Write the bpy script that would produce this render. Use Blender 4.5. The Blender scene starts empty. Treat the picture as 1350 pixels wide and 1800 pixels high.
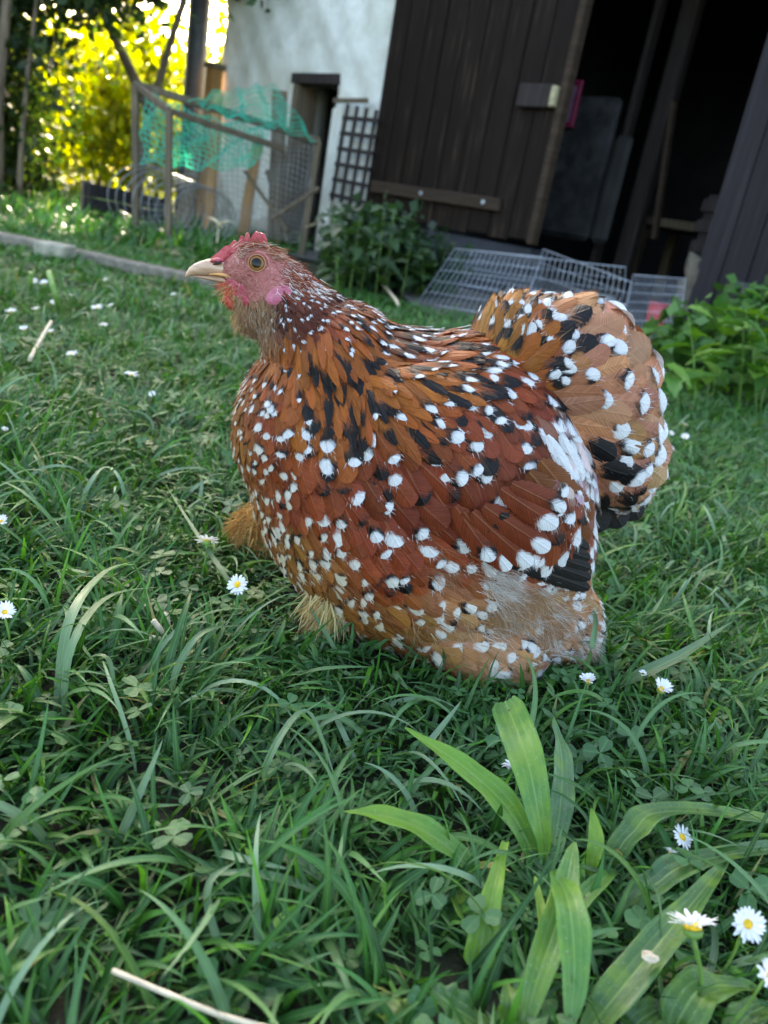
import bpy, bmesh, math, random
import numpy as np
from mathutils import Vector, Matrix
from mathutils.bvhtree import BVHTree

random.seed(7); RNG = np.random.default_rng(11)
SC = bpy.context.scene
COL = SC.collection
# ------------------------------------------------------------------ camera
H, PITCH, ROLL, F = .32, math.radians(20.5), math.radians(10.4), 1352.0
r0 = np.array([1., 0, 0]); u0 = np.array([0, math.sin(PITCH), math.cos(PITCH)]); fw = np.array([0, math.cos(PITCH), -math.sin(PITCH)])
cX = math.cos(ROLL)*r0 + math.sin(ROLL)*u0; cY = -math.sin(ROLL)*r0 + math.cos(ROLL)*u0
cam = bpy.data.cameras.new('camera'); co = bpy.data.objects.new('camera', cam); COL.objects.link(co); SC.camera = co
M4 = Matrix.Identity(4)
for i in range(3):
    M4[i][0] = cX[i]; M4[i][1] = cY[i]; M4[i][2] = -fw[i]
M4[2][3] = H
co.matrix_world = M4
cam.sensor_fit = 'VERTICAL'; cam.sensor_height = 36; cam.sensor_width = 27; cam.lens = F/1800*36
cam.clip_start = .01; cam.clip_end = 400
cam.dof.use_dof = True; cam.dof.focus_distance = .53; cam.dof.aperture_fstop = 8.5
# ------------------------------------------------------------------ light
SUN_AZ, SUN_EL = math.radians(-13), math.radians(26)
w = bpy.data.worlds.new('World'); SC.world = w; w.use_nodes = True
nt = w.node_tree; bg = nt.nodes['Background']; sky = nt.nodes.new('ShaderNodeTexSky')
sky.sky_type = 'NISHITA'; sky.sun_disc = False; sky.sun_elevation = SUN_EL; sky.sun_rotation = SUN_AZ
sky.dust_density = 3.0; sky.air_density = 1.0; sky.ozone_density = 1.0
nt.links.new(sky.outputs[0], bg.inputs[0]); bg.inputs[1].default_value = .15
sl = bpy.data.lights.new('sun', 'SUN'); sl.energy = 5.0; sl.angle = math.radians(.5); sl.color = (1, .9, .72)
so = bpy.data.objects.new('sun', sl); COL.objects.link(so)
SD = Vector((math.sin(SUN_AZ)*math.cos(SUN_EL), math.cos(SUN_AZ)*math.cos(SUN_EL), math.sin(SUN_EL)))
so.rotation_euler = SD.to_track_quat('Z', 'Y').to_euler(); so.location = SD*30
SC.view_settings.view_transform = 'Standard'; SC.view_settings.look = 'None'; SC.view_settings.gamma = 1
SC.view_settings.exposure = 2.85
SC.view_settings.use_white_balance = True; SC.view_settings.white_balance_temperature = 7300; SC.view_settings.white_balance_tint = 8
SC.cycles.use_denoising = True; SC.cycles.max_bounces = 8; SC.cycles.transparent_max_bounces = 16
SC.cycles.sample_clamp_indirect = 6
# ------------------------------------------------------------------ pixel helpers (photo pixels, 1350 x 1800)
def ray(x, y): return (x-675)/F*cX + (900-y)/F*cY + fw
def pz(x, y, z=0.):
    d = ray(x, y); return d*((z-H)/d[2]) + np.array([0, 0, H])
def py_(x, y, Y):
    d = ray(x, y); return d*(Y/d[1]) + np.array([0, 0, H])
def proj(P):
    P = np.asarray(P, float) - np.array([0, 0, H]); z = P@fw
    return np.stack([675 + F*(P@cX)/z, 900 - F*(P@cY)/z], -1)
# ------------------------------------------------------------------ object helpers
def tag(o, label=None, cat=None, group=None, kind=None):
    if label: o['label'] = label
    if cat: o['category'] = cat
    if group: o['group'] = group
    if kind: o['kind'] = kind
    return o
def empty(name, loc=(0, 0, 0)):
    o = bpy.data.objects.new(name, None); COL.objects.link(o); o.location = loc; o.empty_display_size = .05
    return o
def link(name, me, mat=None, parent=None, smooth=False):
    o = bpy.data.objects.new(name, me); COL.objects.link(o)
    if mat and not me.materials: me.materials.append(mat)
    if parent is not None:
        o.parent = parent
        o.matrix_parent_inverse = Matrix.Translation(-parent.location) if parent.type == 'EMPTY' else Matrix.Identity(4)
    if smooth: me.polygons.foreach_set('use_smooth', [True]*len(me.polygons))
    return o
def mesh_np(name, V, Fc, smooth=True, attrs=None, uv=None):
    V = np.asarray(V, np.float32); Fc = np.asarray(Fc, np.int32); k = Fc.shape[1]
    me = bpy.data.meshes.new(name); me.vertices.add(len(V)); me.vertices.foreach_set('co', V.ravel())
    me.loops.add(Fc.size); me.loops.foreach_set('vertex_index', Fc.ravel())
    me.polygons.add(len(Fc)); me.polygons.foreach_set('loop_start', np.arange(len(Fc), dtype=np.int32)*k)
    me.polygons.foreach_set('loop_total', np.full(len(Fc), k, np.int32))
    me.update(calc_edges=True)
    if smooth: me.polygons.foreach_set('use_smooth', np.ones(len(Fc), bool))
    for nme, arr in (attrs or {}).items():
        arr = np.asarray(arr, np.float32)
        if arr.ndim == 1: a = me.attributes.new(nme, 'FLOAT', 'POINT'); a.data.foreach_set('value', arr)
        elif arr.shape[1] == 3: a = me.attributes.new(nme, 'FLOAT_VECTOR', 'POINT'); a.data.foreach_set('vector', arr.ravel())
        else: a = me.attributes.new(nme, 'FLOAT_COLOR', 'POINT'); a.data.foreach_set('color', arr.ravel())
    return me
def bm_mesh(name, bm):
    me = bpy.data.meshes.new(name); bm.normal_update(); bm.to_mesh(me); bm.free(); return me
def add_box(bm, c, sx, sy, sz, ax=None, bev=0):
    """box centred at c; ax = 3 orthonormal axes (rows)"""
    ax = np.eye(3) if ax is None else np.asarray(ax)
    vs = []
    for k in (-1, 1):
        for j in (-1, 1):
            for i in (-1, 1):
                vs.append(bm.verts.new(Vector(np.asarray(c) + ax[0]*i*sx/2 + ax[1]*j*sy/2 + ax[2]*k*sz/2)))
    fs = [bm.faces.new([vs[q] for q in f]) for f in ((0, 2, 3, 1), (4, 5, 7, 6), (0, 1, 5, 4), (2, 6, 7, 3), (0, 4, 6, 2), (1, 3, 7, 5))]
    if bev:
        es = {e for f in fs for e in f.edges}
        bmesh.ops.bevel(bm, geom=list(es), offset=bev, segments=1, affect='EDGES')
    return bm
def box_obj(name, c, sx, sy, sz, mat, parent=None, ax=None, bev=.003):
    bm = bmesh.new(); add_box(bm, c, sx, sy, sz, ax, bev)
    return link(name, bm_mesh(name, bm), mat, parent)
def frame_to(a, b, hint=(0, 0, 1)):
    a = np.asarray(a, float); b = np.asarray(b, float); t = b-a; L = np.linalg.norm(t); t = t/L
    s = np.cross(np.asarray(hint, float), t)
    if np.linalg.norm(s) < 1e-3: s = np.cross((1, 0, 0), t)
    s /= np.linalg.norm(s); n = np.cross(t, s)
    return t, s, n, L
def bar_obj(name, a, b, wd, th, mat, parent=None, hint=(0, 0, 1), bev=.002):
    t, s, n, L = frame_to(a, b, hint)
    return box_obj(name, (np.asarray(a)+np.asarray(b))/2, L, wd, th, mat, parent, (t, s, n), bev)
def tube(bm, pts, rad, seg=8, cap=True):
    pts = [np.asarray(p, float) for p in pts]; n = len(pts)
    rad = [rad]*n if np.isscalar(rad) else rad
    rings = []; prev = None
    for i, p in enumerate(pts):
        t = pts[min(i+1, n-1)] - pts[max(i-1, 0)]; t /= np.linalg.norm(t)+1e-12
        s = np.cross(t, (0, 0, 1)) if prev is None else prev - t*(prev@t)
        if np.linalg.norm(s) < 1e-3: s = np.cross(t, (1, 0, 0))
        s /= np.linalg.norm(s); prev = s; q = np.cross(t, s)
        rr = rad[i]; ra, rb = rr if isinstance(rr, tuple) else (rr, rr)
        rings.append([bm.verts.new(Vector(p + s*math.cos(a)*ra + q*math.sin(a)*rb)) for a in np.linspace(0, 2*math.pi, seg, endpoint=False)])
    for r1, r2 in zip(rings, rings[1:]):
        for k in range(seg): bm.faces.new((r1[k], r1[(k+1) % seg], r2[(k+1) % seg], r2[k])).smooth = True
    if cap:
        bm.faces.new(rings[0][::-1]); bm.faces.new(rings[-1])
    return rings
def tube_obj(name, pts, rad, mat, parent=None, seg=8):
    bm = bmesh.new(); tube(bm, pts, rad, seg); return link(name, bm_mesh(name, bm), mat, parent)
def spline(P, n):
    P = np.asarray(P, float); m = len(P)
    if m == 2: return P[0] + (P[1]-P[0])*np.linspace(0, 1, n)[:, None]
    Q = np.vstack([2*P[0]-P[1], P, 2*P[-1]-P[-2]]); out = []
    for s in np.linspace(0, m-1-1e-6, n):
        i = int(s); t = s-i; a, b, c, d = Q[i:i+4]
        out.append(.5*((2*b)+(-a+c)*t+(2*a-5*b+4*c-d)*t*t+(-a+3*b-3*c+d)*t**3))
    return np.array(out)
# ------------------------------------------------------------------ node helpers
class NT:
    def __init__(s, name):
        s.m = bpy.data.materials.new(name); s.m.use_nodes = True; s.t = s.m.node_tree; s.t.nodes.clear()
        s.out = s.n('ShaderNodeOutputMaterial')
    def n(s, typ, **kw):
        x = s.t.nodes.new(typ)
        for k, v in kw.items(): setattr(x, k, v)
        return x
    def put(s, sock, v):
        if isinstance(v, bpy.types.NodeSocket): s.t.links.new(v, sock)
        else: sock.default_value = (*v, 1) if isinstance(v, tuple) and len(v) == 3 and len(sock.default_value) == 4 else v
    def ma(s, op, a, b=0., c=0., clamp=False):
        x = s.n('ShaderNodeMath', operation=op, use_clamp=clamp)
        for i, v in enumerate((a, b, c)): s.put(x.inputs[i], v)
        return x.outputs[0]
    def mix(s, f, a, b, mode='MIX'):
        x = s.n('ShaderNodeMix', data_type='RGBA', blend_type=mode)
        s.put(x.inputs[0], f); s.put(x.inputs[6], a); s.put(x.inputs[7], b); return x.outputs[2]
    def noise(s, vec, scale, detail=2., rough=.5, dist=0.):
        x = s.n('ShaderNodeTexNoise')
        if vec is not None: s.t.links.new(vec, x.inputs['Vector'])
        x.inputs['Scale'].default_value = scale; x.inputs['Detail'].default_value = detail
        x.inputs['Roughness'].default_value = rough; x.inputs['Distortion'].default_value = dist
        return x.outputs[0]
    def ramp(s, f, lo, hi, a=0., b=1.):
        x = s.n('ShaderNodeMapRange', interpolation_type='SMOOTHSTEP'); s.put(x.inputs[0], f)
        for i, v in enumerate((lo, hi, a, b)): s.put(x.inputs[i+1], v)
        return x.outputs[0]
    def attr(s, name): return s.n('ShaderNodeAttribute', attribute_name=name)
    def xyz(s, v):
        x = s.n('ShaderNodeSeparateXYZ'); s.t.links.new(v, x.inputs[0]); return x.outputs
    def vec(s, a, b, c):
        x = s.n('ShaderNodeCombineXYZ')
        for i, v in enumerate((a, b, c)): s.put(x.inputs[i], v)
        return x.outputs[0]
    def obj(s): return s.n('ShaderNodeTexCoord').outputs['Object']
    def mapping(s, v, sc):
        x = s.n('ShaderNodeMapping'); s.t.links.new(v, x.inputs[0]); x.inputs['Scale'].default_value = sc; return x.outputs[0]
    def bump(s, h, strength=.5, dist=.002):
        x = s.n('ShaderNodeBump'); s.put(x.inputs['Height'], h); x.inputs['Strength'].default_value = strength; x.inputs['Distance'].default_value = dist
        return x.outputs[0]
    def bsdf(s, col, rough=.6, spec=.5, normal=None, **kw):
        x = s.n('ShaderNodeBsdfPrincipled'); s.put(x.inputs['Base Color'], col); s.put(x.inputs['Roughness'], rough)
        x.inputs['Specular IOR Level'].default_value = spec
        if normal is not None: s.t.links.new(normal, x.inputs['Normal'])
        for k, v in kw.items(): s.put(x.inputs[k.replace('_', ' ')], v)
        return x.outputs[0]
    def mixs(s, f, a, b):
        x = s.n('ShaderNodeMixShader'); s.put(x.inputs[0], f); s.t.links.new(a, x.inputs[1]); s.t.links.new(b, x.inputs[2]); return x.outputs[0]
    def done(s, sh): s.t.links.new(sh, s.out.inputs[0]); return s.m
def simple(name, col, rough=.6, var=.25, scale=20., spec=.4, bump=.3, metallic=0., stretch=(1, 1, 1), dist=.002):
    g = NT(name); o = g.mapping(g.obj(), stretch); n = g.noise(o, scale, 5, .6); n2 = g.noise(o, scale*.2, 2)
    a = tuple(c*(1-var) for c in col); b = tuple(min(1, c*(1+var)) for c in col)
    c = g.mix(g.ramp(n, .3, .7), a, b); c = g.mix(g.ramp(n2, .35, .7, 0, .5), c, tuple(x*.6 for x in col))
    return g.done(g.bsdf(c, rough, spec, g.bump(n, bump, dist), Metallic=metallic))
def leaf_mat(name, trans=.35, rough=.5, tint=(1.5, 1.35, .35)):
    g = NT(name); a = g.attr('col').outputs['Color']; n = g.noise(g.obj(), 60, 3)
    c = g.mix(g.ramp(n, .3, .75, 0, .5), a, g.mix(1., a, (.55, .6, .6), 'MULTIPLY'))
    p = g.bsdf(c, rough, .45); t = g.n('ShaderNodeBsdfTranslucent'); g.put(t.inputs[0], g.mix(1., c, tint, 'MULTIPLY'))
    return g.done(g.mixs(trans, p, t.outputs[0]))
# blade / leaf with veins: attribute uvv = (u -1..1, v, rnd)
def blade_mat(name, trans=.22, spots=False, veins=3., rough=.42, vein_col=(.42, .52, .30), vein_w=.18, tint=(1.4, 1.5, .35), spec=.5):
    g = NT(name); a = g.attr('col').outputs['Color']; u, v, r = g.xyz(g.attr('uvv').outputs['Vector'])
    st = g.ma('ABSOLUTE', g.ma('SINE', g.ma('MULTIPLY', u, veins*math.pi)))
    mid = g.ramp(g.ma('ABSOLUTE', u), 0., vein_w, 1, 0)
    n = g.noise(g.vec(g.ma('MULTIPLY', u, 1.5), g.ma('MULTIPLY', v, 5.), g.ma('MULTIPLY', r, 50.)), 2., 4, .65)
    c = g.mix(g.ramp(n, .35, .8, 0, .55), a, g.mix(1., a, (.55, .62, .5), 'MULTIPLY'))
    c = g.mix(g.ma('MULTIPLY', g.ma('POWER', g.ma('SUBTRACT', 1., st), 3.), .32), c, vein_col)
    c = g.mix(g.ma('MULTIPLY', mid, .55), c, vein_col)
    if spots:
        m1 = g.noise(g.obj(), 170, 3, .6); m2 = g.noise(g.obj(), 45, 3, .6); c = g.mix(g.ma('MULTIPLY', g.ramp(m2, .42, .72), .6), c, (.20, .33, .03)); c = g.mix(g.ramp(m1, .68, .73), c, (.10, .065, .02)); c = g.mix(g.ma('MULTIPLY', g.ramp(g.noise(g.obj(), 700, 2), .62, .72), .35), c, (.35, .42, .30))
    h = g.ma('ADD', g.ma('MULTIPLY', st, .6), n)
    p = g.bsdf(c, g.ramp(n, .3, .7, rough-.1, rough+.15), spec, g.bump(h, .35, .0006))
    t = g.n('ShaderNodeBsdfTranslucent'); g.put(t.inputs[0], g.mix(1., c, tint, 'MULTIPLY'))
    return g.done(g.mixs(trans, p, t.outputs[0]))

MAT = {}
MAT['blade'] = blade_mat('grass_blade', spec=.42, rough=.36, vein_col=(.14, .32, .09))
MAT['plantain'] = blade_mat('plantain_leaf', trans=.3, spots=True, veins=2.5, rough=.4, vein_col=(.22, .36, .10), vein_w=.10)
MAT['foliage'] = leaf_mat('foliage', .45)
MAT['foliage_lit'] = leaf_mat('sunlit_foliage', .62, tint=(2.2, 1.9, .25))  # sunlit copy of foliage: backlit glow raised in the tint
MAT['bush'] = leaf_mat('bush_leaf', .3)
MAT['bark'] = simple('bark', (.16, .12, .08), .85, .4, 30, stretch=(1, 1, .2), bump=.8, dist=.01)
MAT['stem'] = simple('stem', (.13, .25, .05), .5, .25, 80)
MAT['wood_dark'] = None
def wood(name, col, light, rough=.75, rings=(60, 60, 3), streak=(.55, .85)):
    g = NT(name); o = g.obj(); r = g.n('ShaderNodeObjectInfo').outputs['Random']
    sh = g.n('ShaderNodeVectorMath', operation='ADD'); g.t.links.new(o, sh.inputs[0]); g.t.links.new(g.vec(g.ma('MULTIPLY', r, 9.), 0., r), sh.inputs[1])
    m = g.mapping(sh.outputs[0], rings); n = g.noise(m, 1., 6, .65, .4); n2 = g.noise(sh.outputs[0], 3., 4, .6)
    c = g.mix(g.ramp(n, .3, .7), tuple(x*.55 for x in col), col)
    c = g.mix(g.ma('MULTIPLY', g.ramp(n, streak[0], streak[1]), g.ramp(n2, .4, .7)), c, light)
    c = g.mix(g.ma('MULTIPLY', r, .35), c, tuple(x*.5 for x in col))
    return g.done(g.bsdf(c, rough, .12, g.bump(n, .6, .003)))
MAT['barn_wood'] = wood('tarred_barn_wood', (.016, .0095, .007), (.085, .058, .038), .7, (45, 45, 1.5), streak=(.5, .7))
MAT['leaf_wood'] = wood('weathered_violet_wood', (.030, .026, .030), (.115, .10, .115), .65, (45, 45, 1.5))
MAT['batten'] = wood('batten_wood', (.06, .04, .028), (.14, .10, .07), .8, (4, 4, 40))
MAT['frame_wood'] = wood('frame_wood', (.17, .13, .09), (.33, .27, .2), .8, (40, 40, 3))
MAT['orange_wood'] = wood('sunlit_board_wood', (.42, .22, .08), (.6, .38, .18), .8, (40, 40, 3))  # warm sunlight on the corner boards is put into this orange
MAT['kerb_wood'] = wood('kerb_wood', (.24, .21, .17), (.42, .38, .33), .85, (40, 10, 40))
MAT['trellis'] = wood('trellis_wood', (.05, .04, .038), (.12, .10, .09), .8, (40, 40, 3))
MAT['dark_metal'] = simple('dark_metal', (.06, .065, .07), .5, .3, 12, metallic=.3)
MAT['wire'] = simple('galvanised_wire', (.44, .48, .54), .4, .2, 60, metallic=.55)
MAT['thin_wire'] = simple('thin_wire', (.22, .23, .24), .5, .2, 60, metallic=.5)
MAT['dark_in'] = simple('dark_interior', (.030, .033, .042), .9, .3, 4)  # indoor shade as a near-black colour, lifted bluish for lens veil
MAT['roof'] = simple('roof_tile', (.20, .08, .05), .8, .3, 6)
MAT['red'] = simple('red_plastic', (.55, .02, .03), .35, .1, 10)
MAT['magenta'] = simple('magenta_frame', (.22, .012, .06), .4, .15, 10)
MAT['dim_white_panel'] = simple('dim_white_panel', (.034, .035, .038), .95, .5, 9, spec=.1, bump=1., dist=.02)  # white inner wall with the dimness of the barn put into its colour
MAT['straw'] = simple('straw', (.55, .46, .33), .6, .25, 90, stretch=(1, 1, 1))
MAT['yellow_disc'] = simple('daisy_disc', (.80, .48, .02), .7, .25, 900, bump=1., dist=.0008)
g = NT('daisy_petal'); n = g.noise(g.obj(), 150, 3)
pt = g.bsdf(g.mix(g.ramp(n, .3, .7), (.72, .73, .76), (.86, .86, .86)), .5, .3); tr = g.n('ShaderNodeBsdfTranslucent'); tr.inputs[0].default_value = (.8, .8, .8, 1)
MAT['petal'] = g.done(g.mixs(.25, pt, tr.outputs[0]))
g = NT('net_thread'); p = g.bsdf((.02, .42, .30), .45, .5); tr = g.n('ShaderNodeBsdfTranslucent'); tr.inputs[0].default_value = (.03, .75, .5, 1)
MAT['net'] = g.done(g.mixs(.5, p, tr.outputs[0]))
# render (plaster) wall
g = NT('whitewash'); o = g.obj(); n = g.noise(o, 5, 6, .6); n2 = g.noise(o, 1.2, 3, .6); n3 = g.noise(o, 30, 4)
z = g.xyz(o)[2]
c = g.mix(g.ramp(n, .35, .7), (.64, .63, .57), (.80, .79, .74)); c = g.mix(g.ramp(n2, .5, .75, 0, .5), c, (.47, .46, .34))
low = g.ma('MULTIPLY', g.ramp(z, .05, .6, 1, 0), g.ramp(n, .4, .6))
c = g.mix(g.ma('MULTIPLY', low, .8), c, (.26, .22, .17)); c = g.mix(g.ramp(g.noise(g.mapping(o, (1, 1, .25)), 6, 5, .7), .58, .72, 0, .5), c, (.40, .38, .30)); c = g.mix(g.ramp(g.noise(o, 9, 5, .75, .8), .66, .70, 0, .7), c, (.34, .27, .20))
MAT['wall'] = g.done(g.bsdf(c, .9, .2, g.bump(g.ma('ADD', n, g.ma('MULTIPLY', n3, .3)), .8, .02)))
# soil
g = NT('soil'); o = g.obj(); n = g.noise(o, 30, 6, .65); n2 = g.noise(o, 2.5, 4)
c = g.mix(g.ramp(n, .35, .7), (.016, .018, .010), (.045, .040, .026)); c = g.mix(g.ramp(n2, .45, .65), c, (.022, .045, .014))
MAT['soil'] = g.done(g.bsdf(c, .95, .2, g.bump(n, 1., .01)))
g = NT('yard_gravel'); o = g.obj(); n = g.noise(o, 60, 5, .7); n2 = g.noise(o, 4, 3)
c = g.mix(g.ramp(n, .3, .7), (.05, .048, .044), (.17, .165, .15)); c = g.mix(g.ramp(n2, .45, .7, 0, .6), c, (.10, .10, .06))
MAT['gravel'] = g.done(g.bsdf(c, .95, .2, g.bump(n, 1., .01)))
# feather
g = NT('feather'); fc = g.attr('fcol').outputs['Color']; pa = g.attr('fpat'); pr, pg_, pb = g.xyz(pa.outputs['Vector']); cream = pa.outputs['Alpha']
u, v, un = g.xyz(g.attr('fuv').outputs['Vector']); au = g.ma('ABSOLUTE', u)
q = g.ma('SUBTRACT', v, g.ma('MULTIPLY', au, .28)); sd = g.ma('SIGN', u)
str_ = g.noise(g.vec(g.ma('MULTIPLY', q, 52.), sd, g.ma('MULTIPLY', pb, 70.)), 1., 2, .6)
blot = g.noise(g.vec(g.ma('MULTIPLY', u, 1.3), g.ma('MULTIPLY', v, 3.), g.ma('MULTIPLY', pb, 40.)), 1.6, 3, .6)
col = g.mix(g.ramp(blot, .3, .7, 0, .45), fc, g.mix(1., fc, (.55, .45, .4), 'MULTIPLY'))
col = g.mix(g.ramp(str_, .4, .7, 0, .7), col, g.mix(1., fc, (1.5, 1.5, 1.6), 'MULTIPLY'))
col = g.mix(g.ramp(g.ma('ABSOLUTE', un), .72, 1., 0, .35), col, g.mix(1., fc, (1.7, 1.7, 1.8), 'MULTIPLY'))
shaft = g.ma('MULTIPLY', g.ramp(au, .015, .06, 1, 0), g.ramp(v, .4, .9, 1, 0))
col = g.mix(g.ma('MULTIPLY', shaft, .4), col, g.mix(.35, fc, (.55, .34, .18)))
bk = g.ma('ADD', g.ma('ADD', v, g.ma('MULTIPLY', g.ma('SUBTRACT', blot, .5), .45)), g.ma('MULTIPLY', g.ma('SUBTRACT', str_, .5), .55))
bk = g.ma('SUBTRACT', bk, g.ma('MULTIPLY', au, .12))
bm_ = g.ramp(g.ma('SUBTRACT', bk, g.ma('SUBTRACT', 1., pg_)), -.08, .10)
bm_ = g.ma('MULTIPLY', bm_, g.ramp(pg_, .02, .05))
col = g.mix(bm_, col, (.006, .005, .006))
dv = g.ma('DIVIDE', g.ma('SUBTRACT', .97, v), g.ma('MULTIPLY', pr, 1.))
du = g.ma('MULTIPLY', g.ma('ADD', u, g.ma('MULTIPLY', g.ma('SUBTRACT', pb, .5), .5)), g.ma('ADD', 1.15, g.ma('MULTIPLY', g.ma('FRACT', g.ma('MULTIPLY', pb, 7.3)), .9)))
dd = g.ma('SQRT', g.ma('ADD', g.ma('MULTIPLY', dv, dv), g.ma('MULTIPLY', du, du)))
dd = g.ma('ADD', dd, g.ma('ADD', g.ma('MULTIPLY', g.ma('SUBTRACT', str_, .5), .9), g.ma('MULTIPLY', g.ma('SUBTRACT', blot, .5), .8)))
wm = g.ma('MULTIPLY', g.ramp(dd, .72, 1.06, 1, 0), g.ramp(pr, .02, .04))
wc = g.mix(cream, (.66, .66, .68), (.56, .45, .25)); wc = g.mix(g.ramp(str_, .36, .56, .4, 0), wc, (.36, .34, .36)); wc = g.mix(g.ma('MULTIPLY', g.ramp(dd, .35, .95), g.ma('MULTIPLY', g.ramp(pg_, .02, .05), g.ramp(str_, .40, .52, 1, 0))), wc, (.05, .045, .05))
col = g.mix(wm, col, wc)
nb = g.bump(g.ma('ADD', str_, g.ma('MULTIPLY', g.ramp(au, 0, .1, 1, 0), .6)), .55, .0012)
p = g.bsdf(col, g.ramp(bm_, 0, 1, .5, .36), .22, nb)
tl = g.n('ShaderNodeBsdfTranslucent'); g.put(tl.inputs[0], col)
p = g.mixs(.12, p, tl.outputs[0])
# frayed outline: barbs end unevenly
fr = g.ma('SUBTRACT', 1.12, g.ma('MULTIPLY', str_, .62)); al = g.ma('LESS_THAN', g.ma('ABSOLUTE', un), fr)
tp = g.n('ShaderNodeBsdfTransparent')
MAT['feather'] = g.done(g.mixs(al, tp.outputs[0], p))
g = NT('down'); fc = g.attr('fcol').outputs['Color']
p = g.bsdf(fc, .6, .25, Sheen_Weight=.3); tl = g.n('ShaderNodeBsdfTranslucent'); g.put(tl.inputs[0], fc)
MAT['down'] = g.done(g.mixs(.3, p, tl.outputs[0]))
g = NT('hen_skin'); fc = g.attr('fcol').outputs['Color']; o = g.obj(); n = g.noise(o, 420, 3, .6); n2 = g.noise(o, 120, 3, .6, 1.)
c = g.mix(g.ramp(n, .35, .7, 0, .6), fc, g.mix(1., fc, (.62, .5, .55), 'MULTIPLY')); c = g.mix(g.ramp(n2, .45, .7, 0, .4), c, g.mix(1., fc, (1.3, 1.7, 1.6), 'MULTIPLY')); c = g.mix(g.ramp(g.noise(o, 260, 4, .7, 1.5), .52, .68, 0, .45), c, g.mix(1., fc, (1.5, 3.2, 3.0), 'MULTIPLY'))
MAT['skin'] = g.done(g.bsdf(c, .5, .4, g.bump(g.ma('ADD', n, n2), 1., .003), Subsurface_Weight=.12, Subsurface_Radius=(.004, .0015, .001), Subsurface_Scale=1.))
def comb_mat(name, a, b):
    g = NT(name); o = g.obj(); n = g.noise(o, 500, 3, .6); n2 = g.noise(o, 150, 3)
    c = g.mix(g.ramp(n2, .3, .7), a, b)
    return g.done(g.bsdf(c, .38, .5, g.bump(n, .9, .002), Subsurface_Weight=.15, Subsurface_Radius=(.004, .001, .001), Subsurface_Scale=1.))
MAT['comb'] = comb_mat('comb_skin', (.38, .030, .040), (.52, .09, .10))
MAT['wattle'] = comb_mat('wattle_skin', (.38, .04, .07), (.50, .10, .13))
MAT['lobe'] = comb_mat('earlobe_skin', (.36, .06, .11), (.50, .15, .21))
MAT['redskin'] = comb_mat('throat_skin', (.38, .03, .02), (.5, .07, .03))
g = NT('beak_horn'); o = g.obj(); n = g.noise(g.mapping(o, (60, 60, 260)), 1., 4, .6); 
c = g.mix(g.ramp(n, .3, .7), (.40, .23, .15), (.54, .35, .24))
MAT['beak'] = g.done(g.bsdf(c, .32, .5, g.bump(n, .3, .0005)))
MAT['gape'] = simple('gape_skin', (.66, .33, .12), .4, .2, 300)
MAT['nostril'] = simple('nostril', (.03, .012, .012), .6, .2, 300)
MAT['lid'] = simple('eyelid', (.36, .15, .08), .5, .2, 400)

# ================================================================== GROUND
def hgt(x, y):   # gentle unevenness of the lawn
    return .006*np.sin(x*5.1+1.3)*np.cos(y*4.3) + .004*np.sin(x*13+y*9)
nx, ny = 120, 120
gx = np.sign(np.linspace(-1, 1, nx))*np.abs(np.linspace(-1, 1, nx))**3*120; gy = -30+np.linspace(0, 1, ny)**3*200
gy = np.concatenate([[-60, -30, -10, -3, -1], np.linspace(-.5, 6, 90), [7, 8, 10, 14, 20, 35, 70, 150]]); gx = np.concatenate([[-150, -60, -25, -12, -8], np.linspace(-5, 5, 110), [8, 12, 25, 60, 150]])
X, Y = np.meshgrid(gx, gy); Zg = np.where((np.abs(X) < 5) & (Y > -.6) & (Y < 6), hgt(X, Y), 0)-.002
nxx = len(gx); idx = np.arange(X.size).reshape(X.shape)
Fg = np.stack([idx[:-1, :-1], idx[:-1, 1:], idx[1:, 1:], idx[1:, :-1]], -1).reshape(-1, 4)
tag(link('ground', mesh_np('ground', np.stack([X, Y, Zg], -1).reshape(-1, 3), Fg), MAT['soil']), kind='structure')

# ================================================================== BARN (facade plane)
A0 = pz(560, 445)[:2]; AZ = math.radians(-49); D2 = -np.array([math.sin(AZ), math.cos(AZ)]); N2 = np.array([-D2[1], D2[0]])
if N2 @ A0 > 0: N2 = -N2                      # N2 points to the yard (towards the camera)
DX = np.array([*D2, 0]); NX = np.array([*N2, 0]); ZX = np.array([0, 0, 1.]); AXF = (DX, NX, ZX)
def fp(t, z, out=0.): return np.array([*(A0 + D2*t + N2*out), z])
def fac(x, y, out=0.):
    d = ray(x, y); B = A0+N2*out; t = (B@N2)/(d[:2]@N2); P = d*t + np.array([0, 0, H]); return float((P[:2]-B)@D2), float(P[2])
def fbox(name, t0, t1, z0, z1, o0, o1, mat, parent, bev=.004):
    return box_obj(name, fp((t0+t1)/2, (z0+z1)/2, (o0+o1)/2), t1-t0, o1-o0, z1-z0, mat, parent, AXF, bev)
TL, TD0, TD1, TR = -1.50, .47, 1.90, 2.93
barn = empty('barn', fp(.5, 0)); tag(barn, 'old whitewashed barn with a dark doorway and tarred plank doors', 'barn')
hl, hr = fac(500, 300)[0], fac(575, 300)[0]; htop = 1.19
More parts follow.
